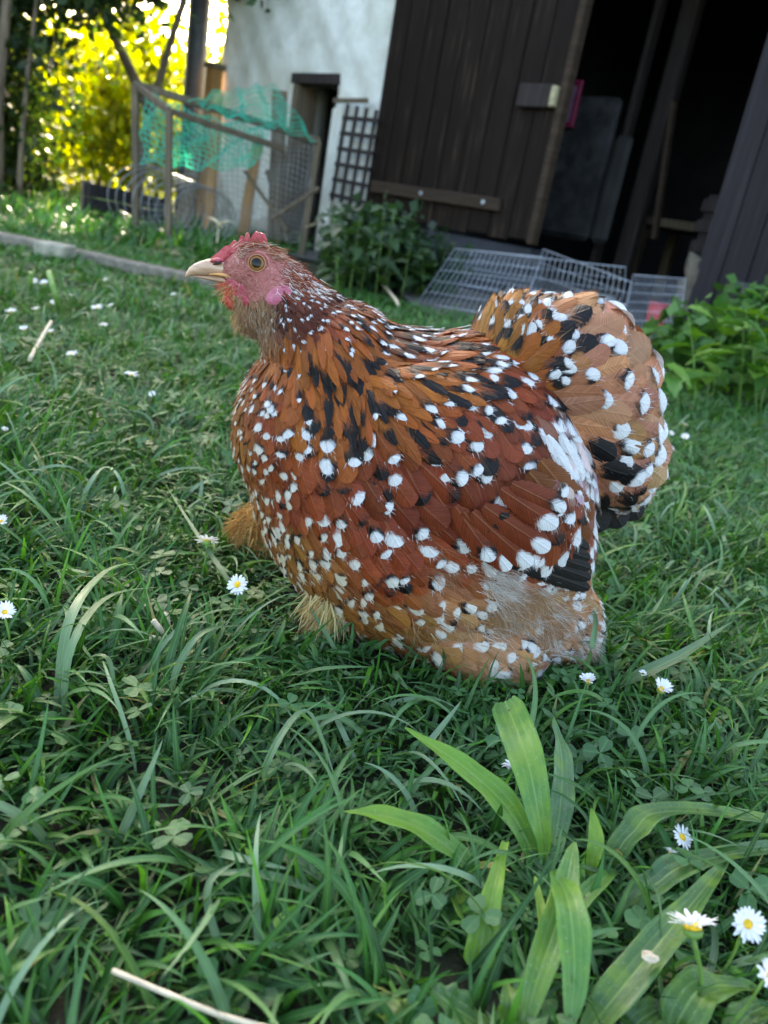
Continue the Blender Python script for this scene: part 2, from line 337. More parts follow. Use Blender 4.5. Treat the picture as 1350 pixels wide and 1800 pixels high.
# wall as rough grid with the hatch opening cut out: three panels of uneven plaster
def plaster(name, t0, t1, z0, z1, hole):
    tl = np.unique(np.round(np.concatenate([np.linspace(t0, hole[0], 22), np.linspace(hole[0], hole[1], 12), np.linspace(hole[1], t1, 18)]), 5)); zl = np.unique(np.round(np.concatenate([np.linspace(z0, hole[2], 30), np.linspace(hole[2], z1, 50)]), 5))
    T, Zz = np.meshgrid(tl, zl); dsp = .012*np.sin(T*7+Zz*3)*np.cos(Zz*6+1) + .006*np.sin(T*23+Zz*17)+.004*np.sin(T*41-Zz*29)
    P = np.array([*A0, 0]) + T[..., None]*DX + Zz[..., None]*ZX + dsp[..., None]*NX
    fr = P.reshape(-1, 3); n = len(fr); bk = (P - (.35+dsp)[..., None]*NX).reshape(-1, 3); i = np.arange(n).reshape(T.shape)
    tm = (T[:-1, :-1]+T[:-1, 1:])/2; zm = (Zz[:-1, :-1]+Zz[1:, :-1])/2; keep = ~((tm > hole[0]) & (tm < hole[1]) & (zm < hole[2]))
    Fq = np.stack([i[:-1, :-1], i[:-1, 1:], i[1:, 1:], i[1:, :-1]], -1)[keep]
    ed = {}
    for f_ in Fq:
        for p, q in zip(f_, np.roll(f_, -1)): ed[(p, q)] = 1
    sides = [(p, p+n, q+n, q) for (p, q) in ed if (q, p) not in ed]
    return link(name, mesh_np(name, np.vstack([fr, bk]), np.vstack([Fq, Fq[:, ::-1]+n, np.array(sides)]), smooth=False), MAT['wall'], barn)
plaster('wall', TL, TD0-.002, 0, 3.3, (hl, hr, htop))
fbox('wall', TD0, TR+1.8, 2.35, 3.3, -.35, 0, MAT['wall'], barn)
fbox('wall', TR+.95, TR+1.8, 0, 2.348, -.35, 0, MAT['wall'], barn)
box_obj('side_wall', fp(TL+.15, 1.65, -2.3), .3, 3.9, 3.3, MAT['wall'], barn, AXF)
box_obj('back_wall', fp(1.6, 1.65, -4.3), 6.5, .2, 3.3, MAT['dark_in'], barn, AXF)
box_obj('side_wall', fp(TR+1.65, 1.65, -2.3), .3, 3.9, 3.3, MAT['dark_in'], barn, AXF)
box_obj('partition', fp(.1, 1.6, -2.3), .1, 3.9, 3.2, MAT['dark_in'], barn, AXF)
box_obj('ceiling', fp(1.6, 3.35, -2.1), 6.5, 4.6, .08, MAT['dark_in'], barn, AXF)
bm = bmesh.new()
rt = [fp(TL-.4, 3.4, .5), fp(TR+2.2, 3.4, .5), fp(TR+2.2, 5.0, -2.1), fp(TL-.4, 5.0, -2.1), fp(TL-.4, 3.4, -4.7), fp(TR+2.2, 3.4, -4.7)]
for sgn in (0, .12):
    vs = [bm.verts.new(Vector(p+np.array([0, 0, sgn]))) for p in rt]
    bm.faces.new((vs[0], vs[1], vs[2], vs[3])); bm.faces.new((vs[3], vs[2], vs[5], vs[4]))
link('roof', bm_mesh('roof', bm), MAT['roof'], barn)
box_obj('floor', fp(1.6, -.01+.02, -2.3), 6.3, 4.0, .04, simple('barn_floor', (.06, .055, .05), .9, .3, 8), barn, AXF)
# hatch: jambs, lintel, dark sheet set back, standing for the shade inside
fbox('lintel', hl-.03, hr+.02, htop-.04, htop+.03, -.06, .016, MAT['trellis'], barn)
fbox('door_jamb', hl, hl+.05, .02, htop-.042, -.2, .010, MAT['frame_wood'], barn)
fbox('hatch_shade_sheet', hl, hr, 0, htop, -.5, -.46, MAT['dark_in'], barn)
# white worn pilaster right of the hatch
a = fac(560, 430)[0]
fbox('pilaster', hr+.01, hr+.12, 0, 1.0, 0.013, .05, MAT['wall'], barn, .02)
# left barn door, planks one by one
npl = 9
bd = empty('barn_door', fp((TD0+TD1)/2, .33, .04)); tag(bd, 'closed left barn door of dark tarred vertical planks', 'barn door')
wpl = (TD1-TD0)/npl
for k in range(npl):
    o1 = .055 + random.uniform(-.004, .004)
    fbox('plank', TD0+.004+k*wpl, TD0+(k+1)*wpl-.004, .34+random.uniform(-.012, .01), 2.34, .02, o1, MAT['barn_wood'], bd, .004)
b0 = fac(660, 325, .07); b1 = fac(880, 362, .07)
bat = fbox('batten', b0[0]-.03, b1[0], .48, .555, .062, .09, MAT['batten'], bd, .006)
for t in (b0[0]+.45, b1[0]-.12):
    bm = bmesh.new(); tube(bm, [fp(t, .52, .088), fp(t, .52, .097)], .013, 10); link('bolt', bm_mesh('bolt', bm), MAT['wire'], bat)
l0 = fac(915, 165, .07); l1 = fac(980, 172, .07)
lbk = fbox('latch_block', l0[0], l1[0]-.03, l0[1]-.07, l0[1]+.05, .062, .10, MAT['trellis'], bd, .006)
fbox('latch_plate', l1[0]-.028, l1[0]+.01, l0[1]-.065, l0[1]+.04, .064, .112, simple('brass_worn', (.34, .29, .17), .5, .3, 40), lbk, .006)
fbox('door_edge', TD1+.0, TD1+.045, .33, 2.33, .015, .085, MAT['batten'], bd, .006)
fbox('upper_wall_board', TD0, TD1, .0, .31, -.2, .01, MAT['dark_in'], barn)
# right barn door leaf, swung open outwards
rb = empty('barn_door', fp(TR, .02, .02)); tag(rb, 'open right barn door leaf of weathered violet grey planks behind the leafy bush', 'barn door')
ang = math.radians(-14); RD = DX*math.cos(ang) - NX*math.sin(ang)*1.0; RN = np.cross(ZX, RD)
if RN @ NX < 0: RN = -RN
for k in range(8):
    c = fp(TR, 0) + RD*(.07+k*.15) + RN*(.0+random.uniform(-.004, .004)); 
    box_obj('plank', c + ZX*(1.17+.02+random.uniform(0, .03)), .142, .04, 2.33, MAT['leaf_wood'], rb, (RD, RN, ZX), .004)
hst = box_obj('hinge_strap', fp(TR, .30)+RD*.5+RN*.032, .5, .012, .07, MAT['dark_metal'], rb, (RD, RN, ZX), .003)
for k in range(3):
    bm = bmesh.new(); c = fp(TR, .30)+RD*(.34+k*.09)+RN*.036; tube(bm, [c, c+RN*.012], .012, 8); link('bolt', bm_mesh('bolt', bm), MAT['wire'], hst)
# rough-edged plaster reveal post at the opening's right side
pts = [fp(TR-.03+random.uniform(-.02, .02), zz, .0) for zz in np.linspace(0, .42, 12)]
bm = bmesh.new(); tube(bm, pts, [(.035, .05+random.uniform(-.012, .012)) for _ in pts], 8)
link('worn_reveal', bm_mesh('worn_reveal', bm), simple('stone_reveal', (.10, .085, .065), .9, .4, 14, bump=1., dist=.02), barn)
# interior things
def inside(x, y, dpt):
    t, z_ = fac(x, y, -dpt); return t, z_
t0, z0 = inside(945, 420, .9); t1, z1 = inside(1065, 130, .9)
fbox('inner_wall', t0-.12, t1+.16, .42, 1.32, -.95, -.9, MAT['dim_white_panel'], barn, .03)
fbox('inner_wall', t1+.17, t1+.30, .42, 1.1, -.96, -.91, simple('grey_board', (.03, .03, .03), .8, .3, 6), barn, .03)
pf = empty('picture', fp(*inside(1008, 180, .86), -.86)); tag(pf, 'magenta framed picture hanging on the pale wall inside the barn', 'picture')
pa_, pz1 = inside(985, 222, .86); pb_, pz0 = inside(1024, 140, .86)
fbox('pane', pa_+.03, pb_-.03, pz1+.03, pz0-.03, -.885, -.875, simple('picture_print', (.16, .16, .24), .3, .3, 12), pf, .001)
for (q0, q1, w0, w1) in ((pa_, pb_, pz1, pz1+.03), (pa_, pb_, pz0-.03, pz0), (pa_, pa_+.03, pz1+.031, pz0-.031), (pb_-.03, pb_, pz1+.031, pz0-.031)):
    fbox('frame', q0, q1, w0, w1, -.89, -.86, MAT['magenta'], pf, .003)
for (px_, wd, dp, lab) in ((1120, .12, 1.3, 'first dark upright timber post inside the barn'), (1075, .04, 1.1, 'thin upright timber beside the pale wall inside the barn')):
    t, _ = inside(px_, 300, dp); tag(fbox('timber_post', t, t+wd, .03, 3.2, -dp-.1, -dp, MAT['trellis'], None, .01), lab, 'post')
bm = bmesh.new(); p0 = fp(*inside(1150, 420, 1.0), -1.0); p1 = fp(*inside(1185, 180, 1.0), -1.0)
tag(bar_obj('leaning_board', p0, p1, .05, .03, MAT['batten']), 'tan board leaning in the dark barn doorway', 'board')
pl = empty('pallet', fp(2.75, .05, -.9)); tag(pl, 'wooden pallet standing on edge inside the barn doorway', 'pallet')
for k in range(6): fbox('slat', 2.45, 3.15, .1+k*.12, .17+k*.12, -.9, -.88, MAT['trellis'], pl, .003)
for t in (2.47, 2.77, 3.07): fbox('stringer', t, t+.06, .07, .80, -.98, -.902, MAT['trellis'], pl, .003)
ws = empty('workbench', fp(2.2, .03, -2.)); tag(ws, 'dim wooden workbench at the back of the dark barn', 'workbench')
fbox('bench_top', 1.6, 2.6, .62, .68, -2.4, -1.7, MAT['frame_wood'], ws)
for t in (1.62, 2.5):
    for o in (-2.35, -1.8): fbox('leg', t, t+.07, .03, .618, o, o+.07, MAT['frame_wood'], ws)

# trellis leaning on the wall
tr_ = empty('trellis', fp(.1, .4, .08)); tag(tr_, 'dark wooden trellis leaning on the white wall', 'trellis')
def tq(x, y): return fp(*fac(x, y, .08), .08)
for i, xx in enumerate((0, .33, .66, 1.0)):
    a = tq(612+xx*50, 183+xx*10); b = tq(583+xx*48, 352+xx*12); bar_obj('upright', a, b, .028, .014, MAT['trellis'], tr_, NX, .002)
for i in range(6):
    k = i/5.6; a = tq(606-k*26, 208+k*150); b = tq(668-k*28, 213+k*160)
    bar_obj('crosspiece', a+NX*.016, b+NX*.016, .028, .014, MAT['trellis'], tr_, NX, .002)
bar_obj('top_rail', tq(590, 178)+NX*.018, tq(650, 178)+NX*.018, .03, .016, MAT['frame_wood'], tr_, NX, .002)
# post and downpipe at the barn's left corner, boards leaning
cp = empty('corner_post', fp(TL, 0, .1)); tag(cp, 'sunlit orange brown timber post at the left corner of the barn', 'post')
bar_obj('shaft', fp(TL+.02, 0, .08), fp(TL+.02, 1.22, .08), .1, .1, MAT['orange_wood'], cp, NX)
bar_obj('cap_board', fp(TL+.02, 1.221, .08), fp(TL+.02, 1.26, .08), .13, .13, MAT['frame_wood'], cp, NX)
dpipe = bmesh.new(); tube(dpipe, [fp(TL-.2, .0, .12), fp(TL-.2, 1.2, .12), fp(TL-.2, 3.2, .14)], .085, 14)
tag(link('steel_column', bm_mesh('steel_column', dpipe), MAT['dark_metal']), 'dark grey round column beside the left corner of the barn', 'column')
for i, (xa, ya, xb, yb, wd, m, lab) in enumerate((
        (318, 380, 352, 235, .09, 'frame_wood', 'brown board leaning inside the chicken run nearest the trees'),
        (366, 385, 384, 165, .06, 'orange_wood', 'bright orange sunlit board standing in the chicken run'),
        (425, 405, 455, 235, .07, 'orange_wood', 'rust brown board leaning left of the barn hatch'),
        (483, 400, 492, 160, .10, 'frame_wood', 'grey upright plank just left of the barn hatch'),
        (505, 405, 470, 300, .03, 'frame_wood', 'thin diagonal lath crossing the front of the barn hatch'))):
    Yd = 5.2 if xa < 420 else 5.6
    tag(bar_obj('leaning_board', py_(xa, ya+20, Yd), py_(xb, yb, Yd+.15), wd, .03, MAT[m], None, (0, 1, 0)), lab, 'board')
# ================================================================== CHICKEN RUN
run = empty('chicken_run', (-1.4, 4.6, 0)); tag(run, 'timber framed chicken run draped with green netting', 'chicken run')
YA, YB, YC = 4.7, 4.3, 5.3
def gpost(x, ytop, Yd, dx=0, wd=.035):
    top = py_(x, ytop, Yd); bot = np.array([py_(x+dx, 420, Yd)[0], Yd, 0.]); bar_obj('post', bot, top, wd, wd, MAT['frame_wood'], run, (0, 1, 0)); return top
pA = gpost(238, 148, YA); pB = gpost(297, 195, YB, 0, .03); pC = gpost(560, 248, YC, -27, .04); pD = gpost(492, 225, 5.6, -4, .04)
bar_obj('rail', pA, pC, .045, .04, MAT['frame_wood'], run)
bar_obj('rail', pB, py_(500, 262, 4.9), .03, .03, MAT['frame_wood'], run)
bar_obj('rail', pA, pB, .03, .03, MAT['frame_wood'], run)
bar_obj('brace', py_(478, 385, 4.8), py_(560, 330, 5.1), .02, .02, MAT['frame_wood'], run)
bar_obj('brace', py_(430, 300, 4.9), py_(505, 405, 4.9), .02, .02, MAT['frame_wood'], run)
def net_mesh(P, nu, nv, th, cross=True):
    """P(u,v)->3D; threads as thin ribbons both ways"""
    V = []; Fq = []
    def strip(pts, side):
        b = len(V)
        for p in pts: V.append(p-side*th/2); V.append(p+side*th/2)
        for i in range(len(pts)-1): Fq.append((b+2*i, b+2*i+1, b+2*i+3, b+2*i+2))
    for i in range(nu+1): strip([P(i/nu, j/24) for j in range(25)], np.array([1., 0, 0]))
    for j in range(nv+1): strip([P(i/36, j/nv) for i in range(37)], np.array([0., .3, 1.]))
    return mesh_np('netting', np.array(V), np.array(Fq))
def quadP(c00, c10, c01, c11, sag, wob):
    def P(u_, v_):
        p = (1-v_)*((1-u_)*c00+u_*c10)+v_*((1-u_)*c01+u_*c11)
        return p + np.array([.012*math.sin(u_*19+v_*5), wob*math.sin(u_*14+v_*9)+wob*.6*math.sin(v_*17+u_*3), -sag*math.sin(math.pi*u_)*(1-v_*.2)+.012*math.sin(u_*27+v_*11)])
    return P
tag(link('netting', net_mesh(quadP(py_(248, 160, 4.62), py_(470, 225, 4.95), py_(252, 285, 4.5), py_(452, 290, 4.7), .03, .04), 24, 13, .0065), MAT['net'], run), kind='stuff')
tag(link('netting', net_mesh(quadP(py_(330, 178, 4.75), py_(480, 150, 5.5), py_(400, 205, 4.8), py_(558, 250, 5.2), -.02, .05), 22, 10, .006), MAT['net'], run), kind='stuff')
tag(link('wire_mesh', net_mesh(quadP(pA, pC, py_(238, 400, YA), py_(533, 425, YC), 0, .01), 40, 20, .0025), MAT['thin_wire'], run), kind='stuff')
# coil of wire mesh, dark sheet
coil = bmesh.new(); c0 = pz(262, 425) + np.array([0, .35, 0])
V = []
for k in range(9):
    R = .19-.004*k; cc = c0+np.array([-.14+.035*k, .0+.02*k, R])
    tube(coil, [cc+np.array([.15*math.cos(a)*.4+R*math.cos(a)*.6, R*math.cos(a)*.8, R*math.sin(a)]) for a in np.linspace(0, 2*math.pi, 28)], .0035, 5, False)
tag(link('wire_coil', bm_mesh('wire_coil', coil), MAT['thin_wire']), 'loose coil of thin fencing wire lying by the chicken run', 'wire coil')
ds = empty('fence_panel', pz(215, 425)); tag(ds, 'dark grey low board panel standing left of the chicken run', 'fence panel')
a = py_(148, 322, 5.0); b = py_(292, 352, 5.4)
for k in range(5):
    zz = a[2]-.03-k*.085; bar_obj('board', np.array([a[0], a[1], zz]), np.array([b[0], b[1], zz-.02]), .012, .078, MAT['leaf_wood'], ds, (0, 0, 1))
for q in (a, b): bar_obj('post', np.array([q[0], q[1]+.03, 0]), np.array([q[0], q[1]+.03, a[2]+.02]), .05, .03, MAT['frame_wood'], ds, (0, 1, 0))
# pale dry husk caught behind the hen's head
bm = bmesh.new()
for (sx, sy, ex, ey) in ((366, 382, 392, 402), (380, 398, 408, 390)):
    a = py_(sx, sy, 4.1); b = py_(ex, ey, 4.1); tube(bm, spline([a, (a+b)/2+np.array([0, 0, .012]), b], 7), [(.002, .002), (.01, .004), (.016, .005), (.018, .005), (.015, .005), (.009, .003), (.002, .002)], 6)
tube(bm, [py_(384, 400, 4.1), np.array([*py_(384, 400, 4.1)[:2], 0])], .003, 5)
tag(link('dry_leaf', bm_mesh('dry_leaf', bm), simple('husk', (.75, .62, .38), .6, .2, 30)), 'pale curled dry leaf on a stalk by the chicken run', 'leaf')

# ================================================================== WIRE CAGE PANELS
def wire_panel(label, c00, c10, c01, c11, nu, nv, r=.0012):
    t = empty('pen_fence', (c01+c11)/2); tag(t, label, 'wire fence', 'wire pen fences in front of the barn door')
    bm = bmesh.new(); tube(bm, [c00, c10, c11, c01, c00], r*1.7, 5); link('frame', bm_mesh('frame', bm), MAT['wire'], t)
    bm = bmesh.new()
    for i in range(1, nu): tube(bm, [c00+(c10-c00)*i/nu, c01+(c11-c01)*i/nu], r*.85, 4, False)
    for j in range(1, nv): tube(bm, [c00+(c01-c00)*j/nv, c10+(c11-c10)*j/nv], r, 4, False)
    tag(link('wires', bm_mesh('wires', bm), MAT['wire'], t), kind='stuff')
wire_panel('left slanting wire pen panel beside the dark nettles', py_(800, 437, 3.75), py_(955, 452, 3.6), py_(735, 532, 3.55), py_(912, 560, 3.35), 18, 5)
wire_panel('middle wire pen panel leaning below the barn door', py_(955, 438, 3.7), py_(1110, 496, 3.4), py_(915, 560, 3.35), py_(1085, 600, 3.15), 17, 5)
wire_panel('right upright wire pen panel by the red container', py_(1113, 483, 3.45), py_(1205, 490, 3.42), py_(1090, 615, 3.1), py_(1190, 612, 3.15), 16, 8)
wire_panel('low back wire pen panel behind the leaning ones', py_(830, 440, 4.1), py_(1100, 470, 3.7), py_(810, 500, 4.1), py_(1095, 555, 3.7), 30, 4)
# stack of pale things behind the panels
sb = pz(1050, 545); tag(box_obj('feed_sack', np.array([sb[0], sb[1]+.2, .05]), .3, .2, .1, simple('sack', (.35, .35, .36), .8, .2, 20), None, None, .03), 'pale flat feed sack lying behind the wire panels', 'sack')
# red container
rc = empty('container', pz(1165, 603)); tag(rc, 'small bright red container behind the right wire panel', 'container')
c = pz(1165, 603)+np.array([0, .22, 0]); bm = bmesh.new(); tube(bm, [c+ZX*.0, c+ZX*.005, c+ZX*.15, c+ZX*.155], [.042, .044, .052, .050], 16); link('body', bm_mesh('body', bm), MAT['red'], rc)
bm = bmesh.new(); tube(bm, [c+ZX*.1555, c+ZX*.17], [.055, .054], 16); link('lid', bm_mesh('lid', bm), MAT['red'], rc)
# gravel yard in front of the barn
gp = [pz(560, 462), pz(690, 508), pz(760, 572), pz(880, 620), pz(1230, 690), fp(TR+1.5, 0, .3), fp(TL, 0, .002), pz(520, 455)]
bm = bmesh.new(); bm.faces.new([bm.verts.new(Vector((p[0], p[1], .010))) for p in gp]); tag(link('yard', bm_mesh('yard', bm), MAT['gravel']), kind='structure')
# timber kerb
def kerb(xa, ya, xb, yb, wd, ht, label):
    a = pz(xa, ya, ht); b = pz(xb, yb, ht); a[2] = b[2] = ht/2
    tag(bar_obj('kerb_timber', a, b, wd, ht, MAT['kerb_wood'], None, (0, 0, 1), .006), label, 'kerb timber')
a_ = pz(-420, 335, .045); kerb(-330, 345, 100, 428, .09, .045, 'weathered kerb timber at the far left edge of the lawn')
kerb(104, 432, 560, 528, .08, .04, 'weathered kerb timber running behind the beak of the hen')
bx = pz(98, 432, .05); tag(box_obj('concrete_block', np.array([bx[0], bx[1]+.0, .036]), .10, .11, .045, simple('block', (.30, .28, .22), .9, .3, 30), None, None, .006), 'short flat block lying across the joint of the kerb timbers', 'block')

# ================================================================== TREES AND FOLIAGE
def leaves(P, size, col, jit=.3, name='crown', up=.0, asp=.55):
    n = len(P); d = RNG.normal(size=(n, 3)); d[:, 2] -= up; d /= np.linalg.norm(d, axis=1)[:, None]
    e = np.cross(d, RNG.normal(size=(n, 3))); e /= np.linalg.norm(e, axis=1)[:, None]; nn = np.cross(d, e)
    s = size*(1+jit*RNG.normal(size=n)).clip(.5, 1.8)[:, None]
    V = np.stack([P, P+d*s*.5+e*s*asp*.5+nn*s*.08, P+d*s, P+d*s*.5-e*s*asp*.5+nn*s*.08], 1).reshape(-1, 3)
    i = np.arange(n)*4; Fq = np.stack([i, i+1, i+2, i+3], 1)
    c = np.asarray(col) if np.ndim(col) == 2 else np.tile(np.asarray(col, float), (n, 1))
    c = c*(1+.28*RNG.normal(size=(n, 1))).clip(.4, 1.9)*(1+.08*RNG.normal(size=(n, 3)))
    c = np.repeat(np.hstack([c.clip(0, 1), np.ones((n, 1))]), 4, 0)
    return mesh_np(name, V, Fq, False, {'col': c})
def clump_points(blobs, n, shell=.55, sub=.22, k=60):
    """points in many small clumps spread through ellipsoids"""
    out = []; vol = np.array([b[1][0]*b[1][1]*b[1][2] for b in blobs]); vol = vol/vol.sum()
    for b, f in zip(blobs, vol):
        m = max(6, int(k*f*len(blobs))); d = RNG.normal(size=(m, 3)); d /= np.linalg.norm(d, axis=1)[:, None]
        r = (shell+(1-shell)*RNG.random(m))[:, None]; cc = np.array(b[0]) + d*r*np.array(b[1])
        q = int(n*f/m)+1; rr = RNG.normal(size=(m, q, 3))*sub*np.mean(b[1])*np.array([1, 1, .7])
        out.append((cc[:, None, :]+rr).reshape(-1, 3))
    P = np.vstack(out); return P[P[:, 2] > .02]
def tree(label, base, trunks, blobs, n, size, col, mat='foliage', cat='tree', group='trees left of the barn', shell=.4, sub=.22, name='tree', k=60):
    t = empty(name, base); tag(t, label, cat, group)
    bm = bmesh.new()
    for pts, r in trunks:
        q = spline(pts, 9); tube(bm, q, list(np.linspace(r, r*.4, 9)*(1+.1*RNG.normal(size=9))), 9)
    link('trunk', bm_mesh('trunk', bm), MAT['bark'], t)
    link('crown', leaves(clump_points(blobs, n, shell, sub, k), size, col), MAT[mat], t)
    return t
B = np.array
DG, MG, YG = (.030, .062, .016), (.048, .095, .022), (.20, .245, .012)  # YG carries the sunlit glow of the shrubs in the leaf colour
# near dark trees on the left (in shade)
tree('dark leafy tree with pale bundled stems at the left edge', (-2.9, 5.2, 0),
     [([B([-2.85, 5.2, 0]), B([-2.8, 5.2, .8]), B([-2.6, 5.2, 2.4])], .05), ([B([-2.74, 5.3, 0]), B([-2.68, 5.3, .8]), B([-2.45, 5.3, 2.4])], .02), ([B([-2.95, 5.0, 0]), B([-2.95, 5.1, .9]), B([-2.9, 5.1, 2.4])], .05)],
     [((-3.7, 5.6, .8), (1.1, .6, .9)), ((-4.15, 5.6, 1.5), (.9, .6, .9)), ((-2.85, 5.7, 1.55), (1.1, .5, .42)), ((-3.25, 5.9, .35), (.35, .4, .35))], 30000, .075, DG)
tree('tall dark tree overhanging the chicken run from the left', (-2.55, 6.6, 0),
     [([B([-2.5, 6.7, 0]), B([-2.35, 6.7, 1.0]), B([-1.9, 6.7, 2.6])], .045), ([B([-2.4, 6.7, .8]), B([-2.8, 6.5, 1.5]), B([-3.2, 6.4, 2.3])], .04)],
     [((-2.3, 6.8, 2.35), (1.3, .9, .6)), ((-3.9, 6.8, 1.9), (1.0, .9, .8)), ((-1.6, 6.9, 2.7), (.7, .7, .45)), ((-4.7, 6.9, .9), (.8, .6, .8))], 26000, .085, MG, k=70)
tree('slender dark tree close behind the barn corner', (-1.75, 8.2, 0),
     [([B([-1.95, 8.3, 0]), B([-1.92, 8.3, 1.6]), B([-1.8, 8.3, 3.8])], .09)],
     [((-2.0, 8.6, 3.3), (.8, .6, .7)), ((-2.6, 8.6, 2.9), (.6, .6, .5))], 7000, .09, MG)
# sunlit screen of foliage beyond
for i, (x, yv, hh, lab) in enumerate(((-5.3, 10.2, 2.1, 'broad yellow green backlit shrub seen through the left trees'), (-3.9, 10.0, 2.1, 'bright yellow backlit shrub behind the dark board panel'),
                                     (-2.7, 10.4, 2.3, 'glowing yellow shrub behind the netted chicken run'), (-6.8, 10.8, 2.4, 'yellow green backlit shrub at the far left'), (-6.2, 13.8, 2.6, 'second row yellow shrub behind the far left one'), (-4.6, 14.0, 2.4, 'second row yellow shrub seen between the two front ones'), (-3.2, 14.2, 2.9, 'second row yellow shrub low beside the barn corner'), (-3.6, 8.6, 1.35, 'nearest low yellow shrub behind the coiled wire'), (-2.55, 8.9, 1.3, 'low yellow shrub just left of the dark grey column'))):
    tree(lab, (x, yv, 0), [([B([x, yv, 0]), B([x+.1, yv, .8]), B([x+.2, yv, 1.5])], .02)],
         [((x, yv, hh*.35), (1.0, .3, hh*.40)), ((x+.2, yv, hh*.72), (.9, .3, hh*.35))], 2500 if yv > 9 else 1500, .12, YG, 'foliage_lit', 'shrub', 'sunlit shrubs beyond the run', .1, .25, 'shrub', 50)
# far hedge, off to both sides
P = clump_points([((x, 22+random.uniform(-2, 2), 1.6), (3., 1.0, 2.0)) for x in range(-26, 30, 4)], 26000, .3, .25, 20)
tag(link('distant_hedge', leaves(P, .28, YG), MAT['foliage_lit']), kind='stuff')

def leaf_shape(name, L, W, col, serr=.0, seg=5):
    """a folded, drooping leaf mesh along +Y"""
    V = []; Fq = []; cs = []; uv = []
    r = random.random()
    for i in range(seg+1):
        v_ = i/seg; wv = W/2*math.sin(math.pi*min(1, v_**.7))**.8*(1+serr*(1 if i % 2 else -1)) if 0 < i < seg else W*.03
        zc = -L*.28*v_*v_
        for s in (-1, 0, 1): V.append((s*wv, L*v_, zc+abs(s)*wv*.35)); uv.append((s, v_, r)); cs.append((*col, 1))
    for i in range(seg):
        for s in range(2): a = i*3+s; Fq.append((a, a+1, a+4, a+3))
    return mesh_np(name, V, Fq, True, {'col': cs, 'uvv': uv})
def leafy_bush(name, label, stems, nleaf, L, cols, cat='bush', fill=None):
    t = empty(name, stems[0][0]); tag(t, label, cat)
    for (a, b) in stems: tube_obj('stem', spline([a, (np.asarray(a)+np.asarray(b))/2+B([0, 0, .02]), b], 6), list(np.linspace(.0022, .001, 6)), MAT['stem'], t, 5)
    pr = [leaf_shape('leaf', L, L*.5, c, .16, 7) for c in cols]
    per = nleaf//len(stems)
    for (a, b) in stems:
        a = np.asarray(a); b = np.asarray(b)
        for k in range(per):
            f_ = .15+.85*(k+1)/per; p = a+(b-a)*f_+B([0, 0, .02*math.sin(math.pi*f_)]); az = k*2.4+random.uniform(-.4, .4)
            me = random.choice(pr); o = bpy.data.objects.new('leaf', me); COL.objects.link(o); o.parent = t; 
            if not me.materials: me.materials.append(MAT['bush_blade'])
            sc = (1.15-.45*f_)*random.uniform(.8, 1.2)
            mw = Matrix.Translation(Vector(p - np.array(t.location))) @ Matrix.Rotation(az, 4, 'Z') @ Matrix.Rotation(random.uniform(-.3, .6), 4, 'X') @ Matrix.Rotation(random.uniform(-.3, .3), 4, 'Y') @ Matrix.Scale(sc, 4)
            o.matrix_basis = mw
    if fill:
        bl, n_, sz, cl = fill; tag(link('undergrowth', leaves(clump_points(bl, n_, .2, .3, 40), sz, cl, asp=.7), MAT['bush'], t), kind='stuff')
    return t
MAT['bush_blade'] = blade_mat('bush_leaf_veined', .28, False, 2., .45, (.10, .20, .05), .08)
st = []
for i in range(30):     # dark nettles left of the door
    px = random.uniform(585, 770); base = pz(px, 520-abs(px-690)*.05+random.uniform(-25, 10)); top = py_(px+random.uniform(-22, 30), 345+abs(px-650)**1.3*.2+random.uniform(0, 95), base[1]+random.uniform(-.1, .1))
    if top[2] > .06: st.append((base, top))
leafy_bush('nettle_bush', 'dark green nettle like bush at the foot of the tarred barn door', st, 300, .115, [(.028, .065, .026), (.038, .085, .030), (.022, .05, .024)],
    fill=([((*pz(640, 500)[:2], .16), (.22, .16, .22)), ((*pz(715, 510)[:2], .10), (.24, .16, .16))], 5200, .055, (.026, .062, .024)))
st = []
for i in range(36):     # bright plant at the right
    px = random.uniform(1160, 1450); base = pz(px, 690+random.uniform(-40, 45)); top = py_(px+random.uniform(-35, 35), 560-(px-1180)*.28+random.uniform(-20, 110), base[1]+random.uniform(-.1, .1))
    if top[2] > .05: st.append((base, top))
leafy_bush('leafy_bush', 'bright green leafy bush in front of the right barn door', st, 288, .10, [(.08, .20, .03), (.055, .15, .03), (.13, .26, .03)],
    fill=([((*pz(1280, 690)[:2], .09), (.26, .2, .13)), ((*pz(1400, 660)[:2], .16), (.3, .2, .2))], 6000, .05, (.06, .16, .03)))

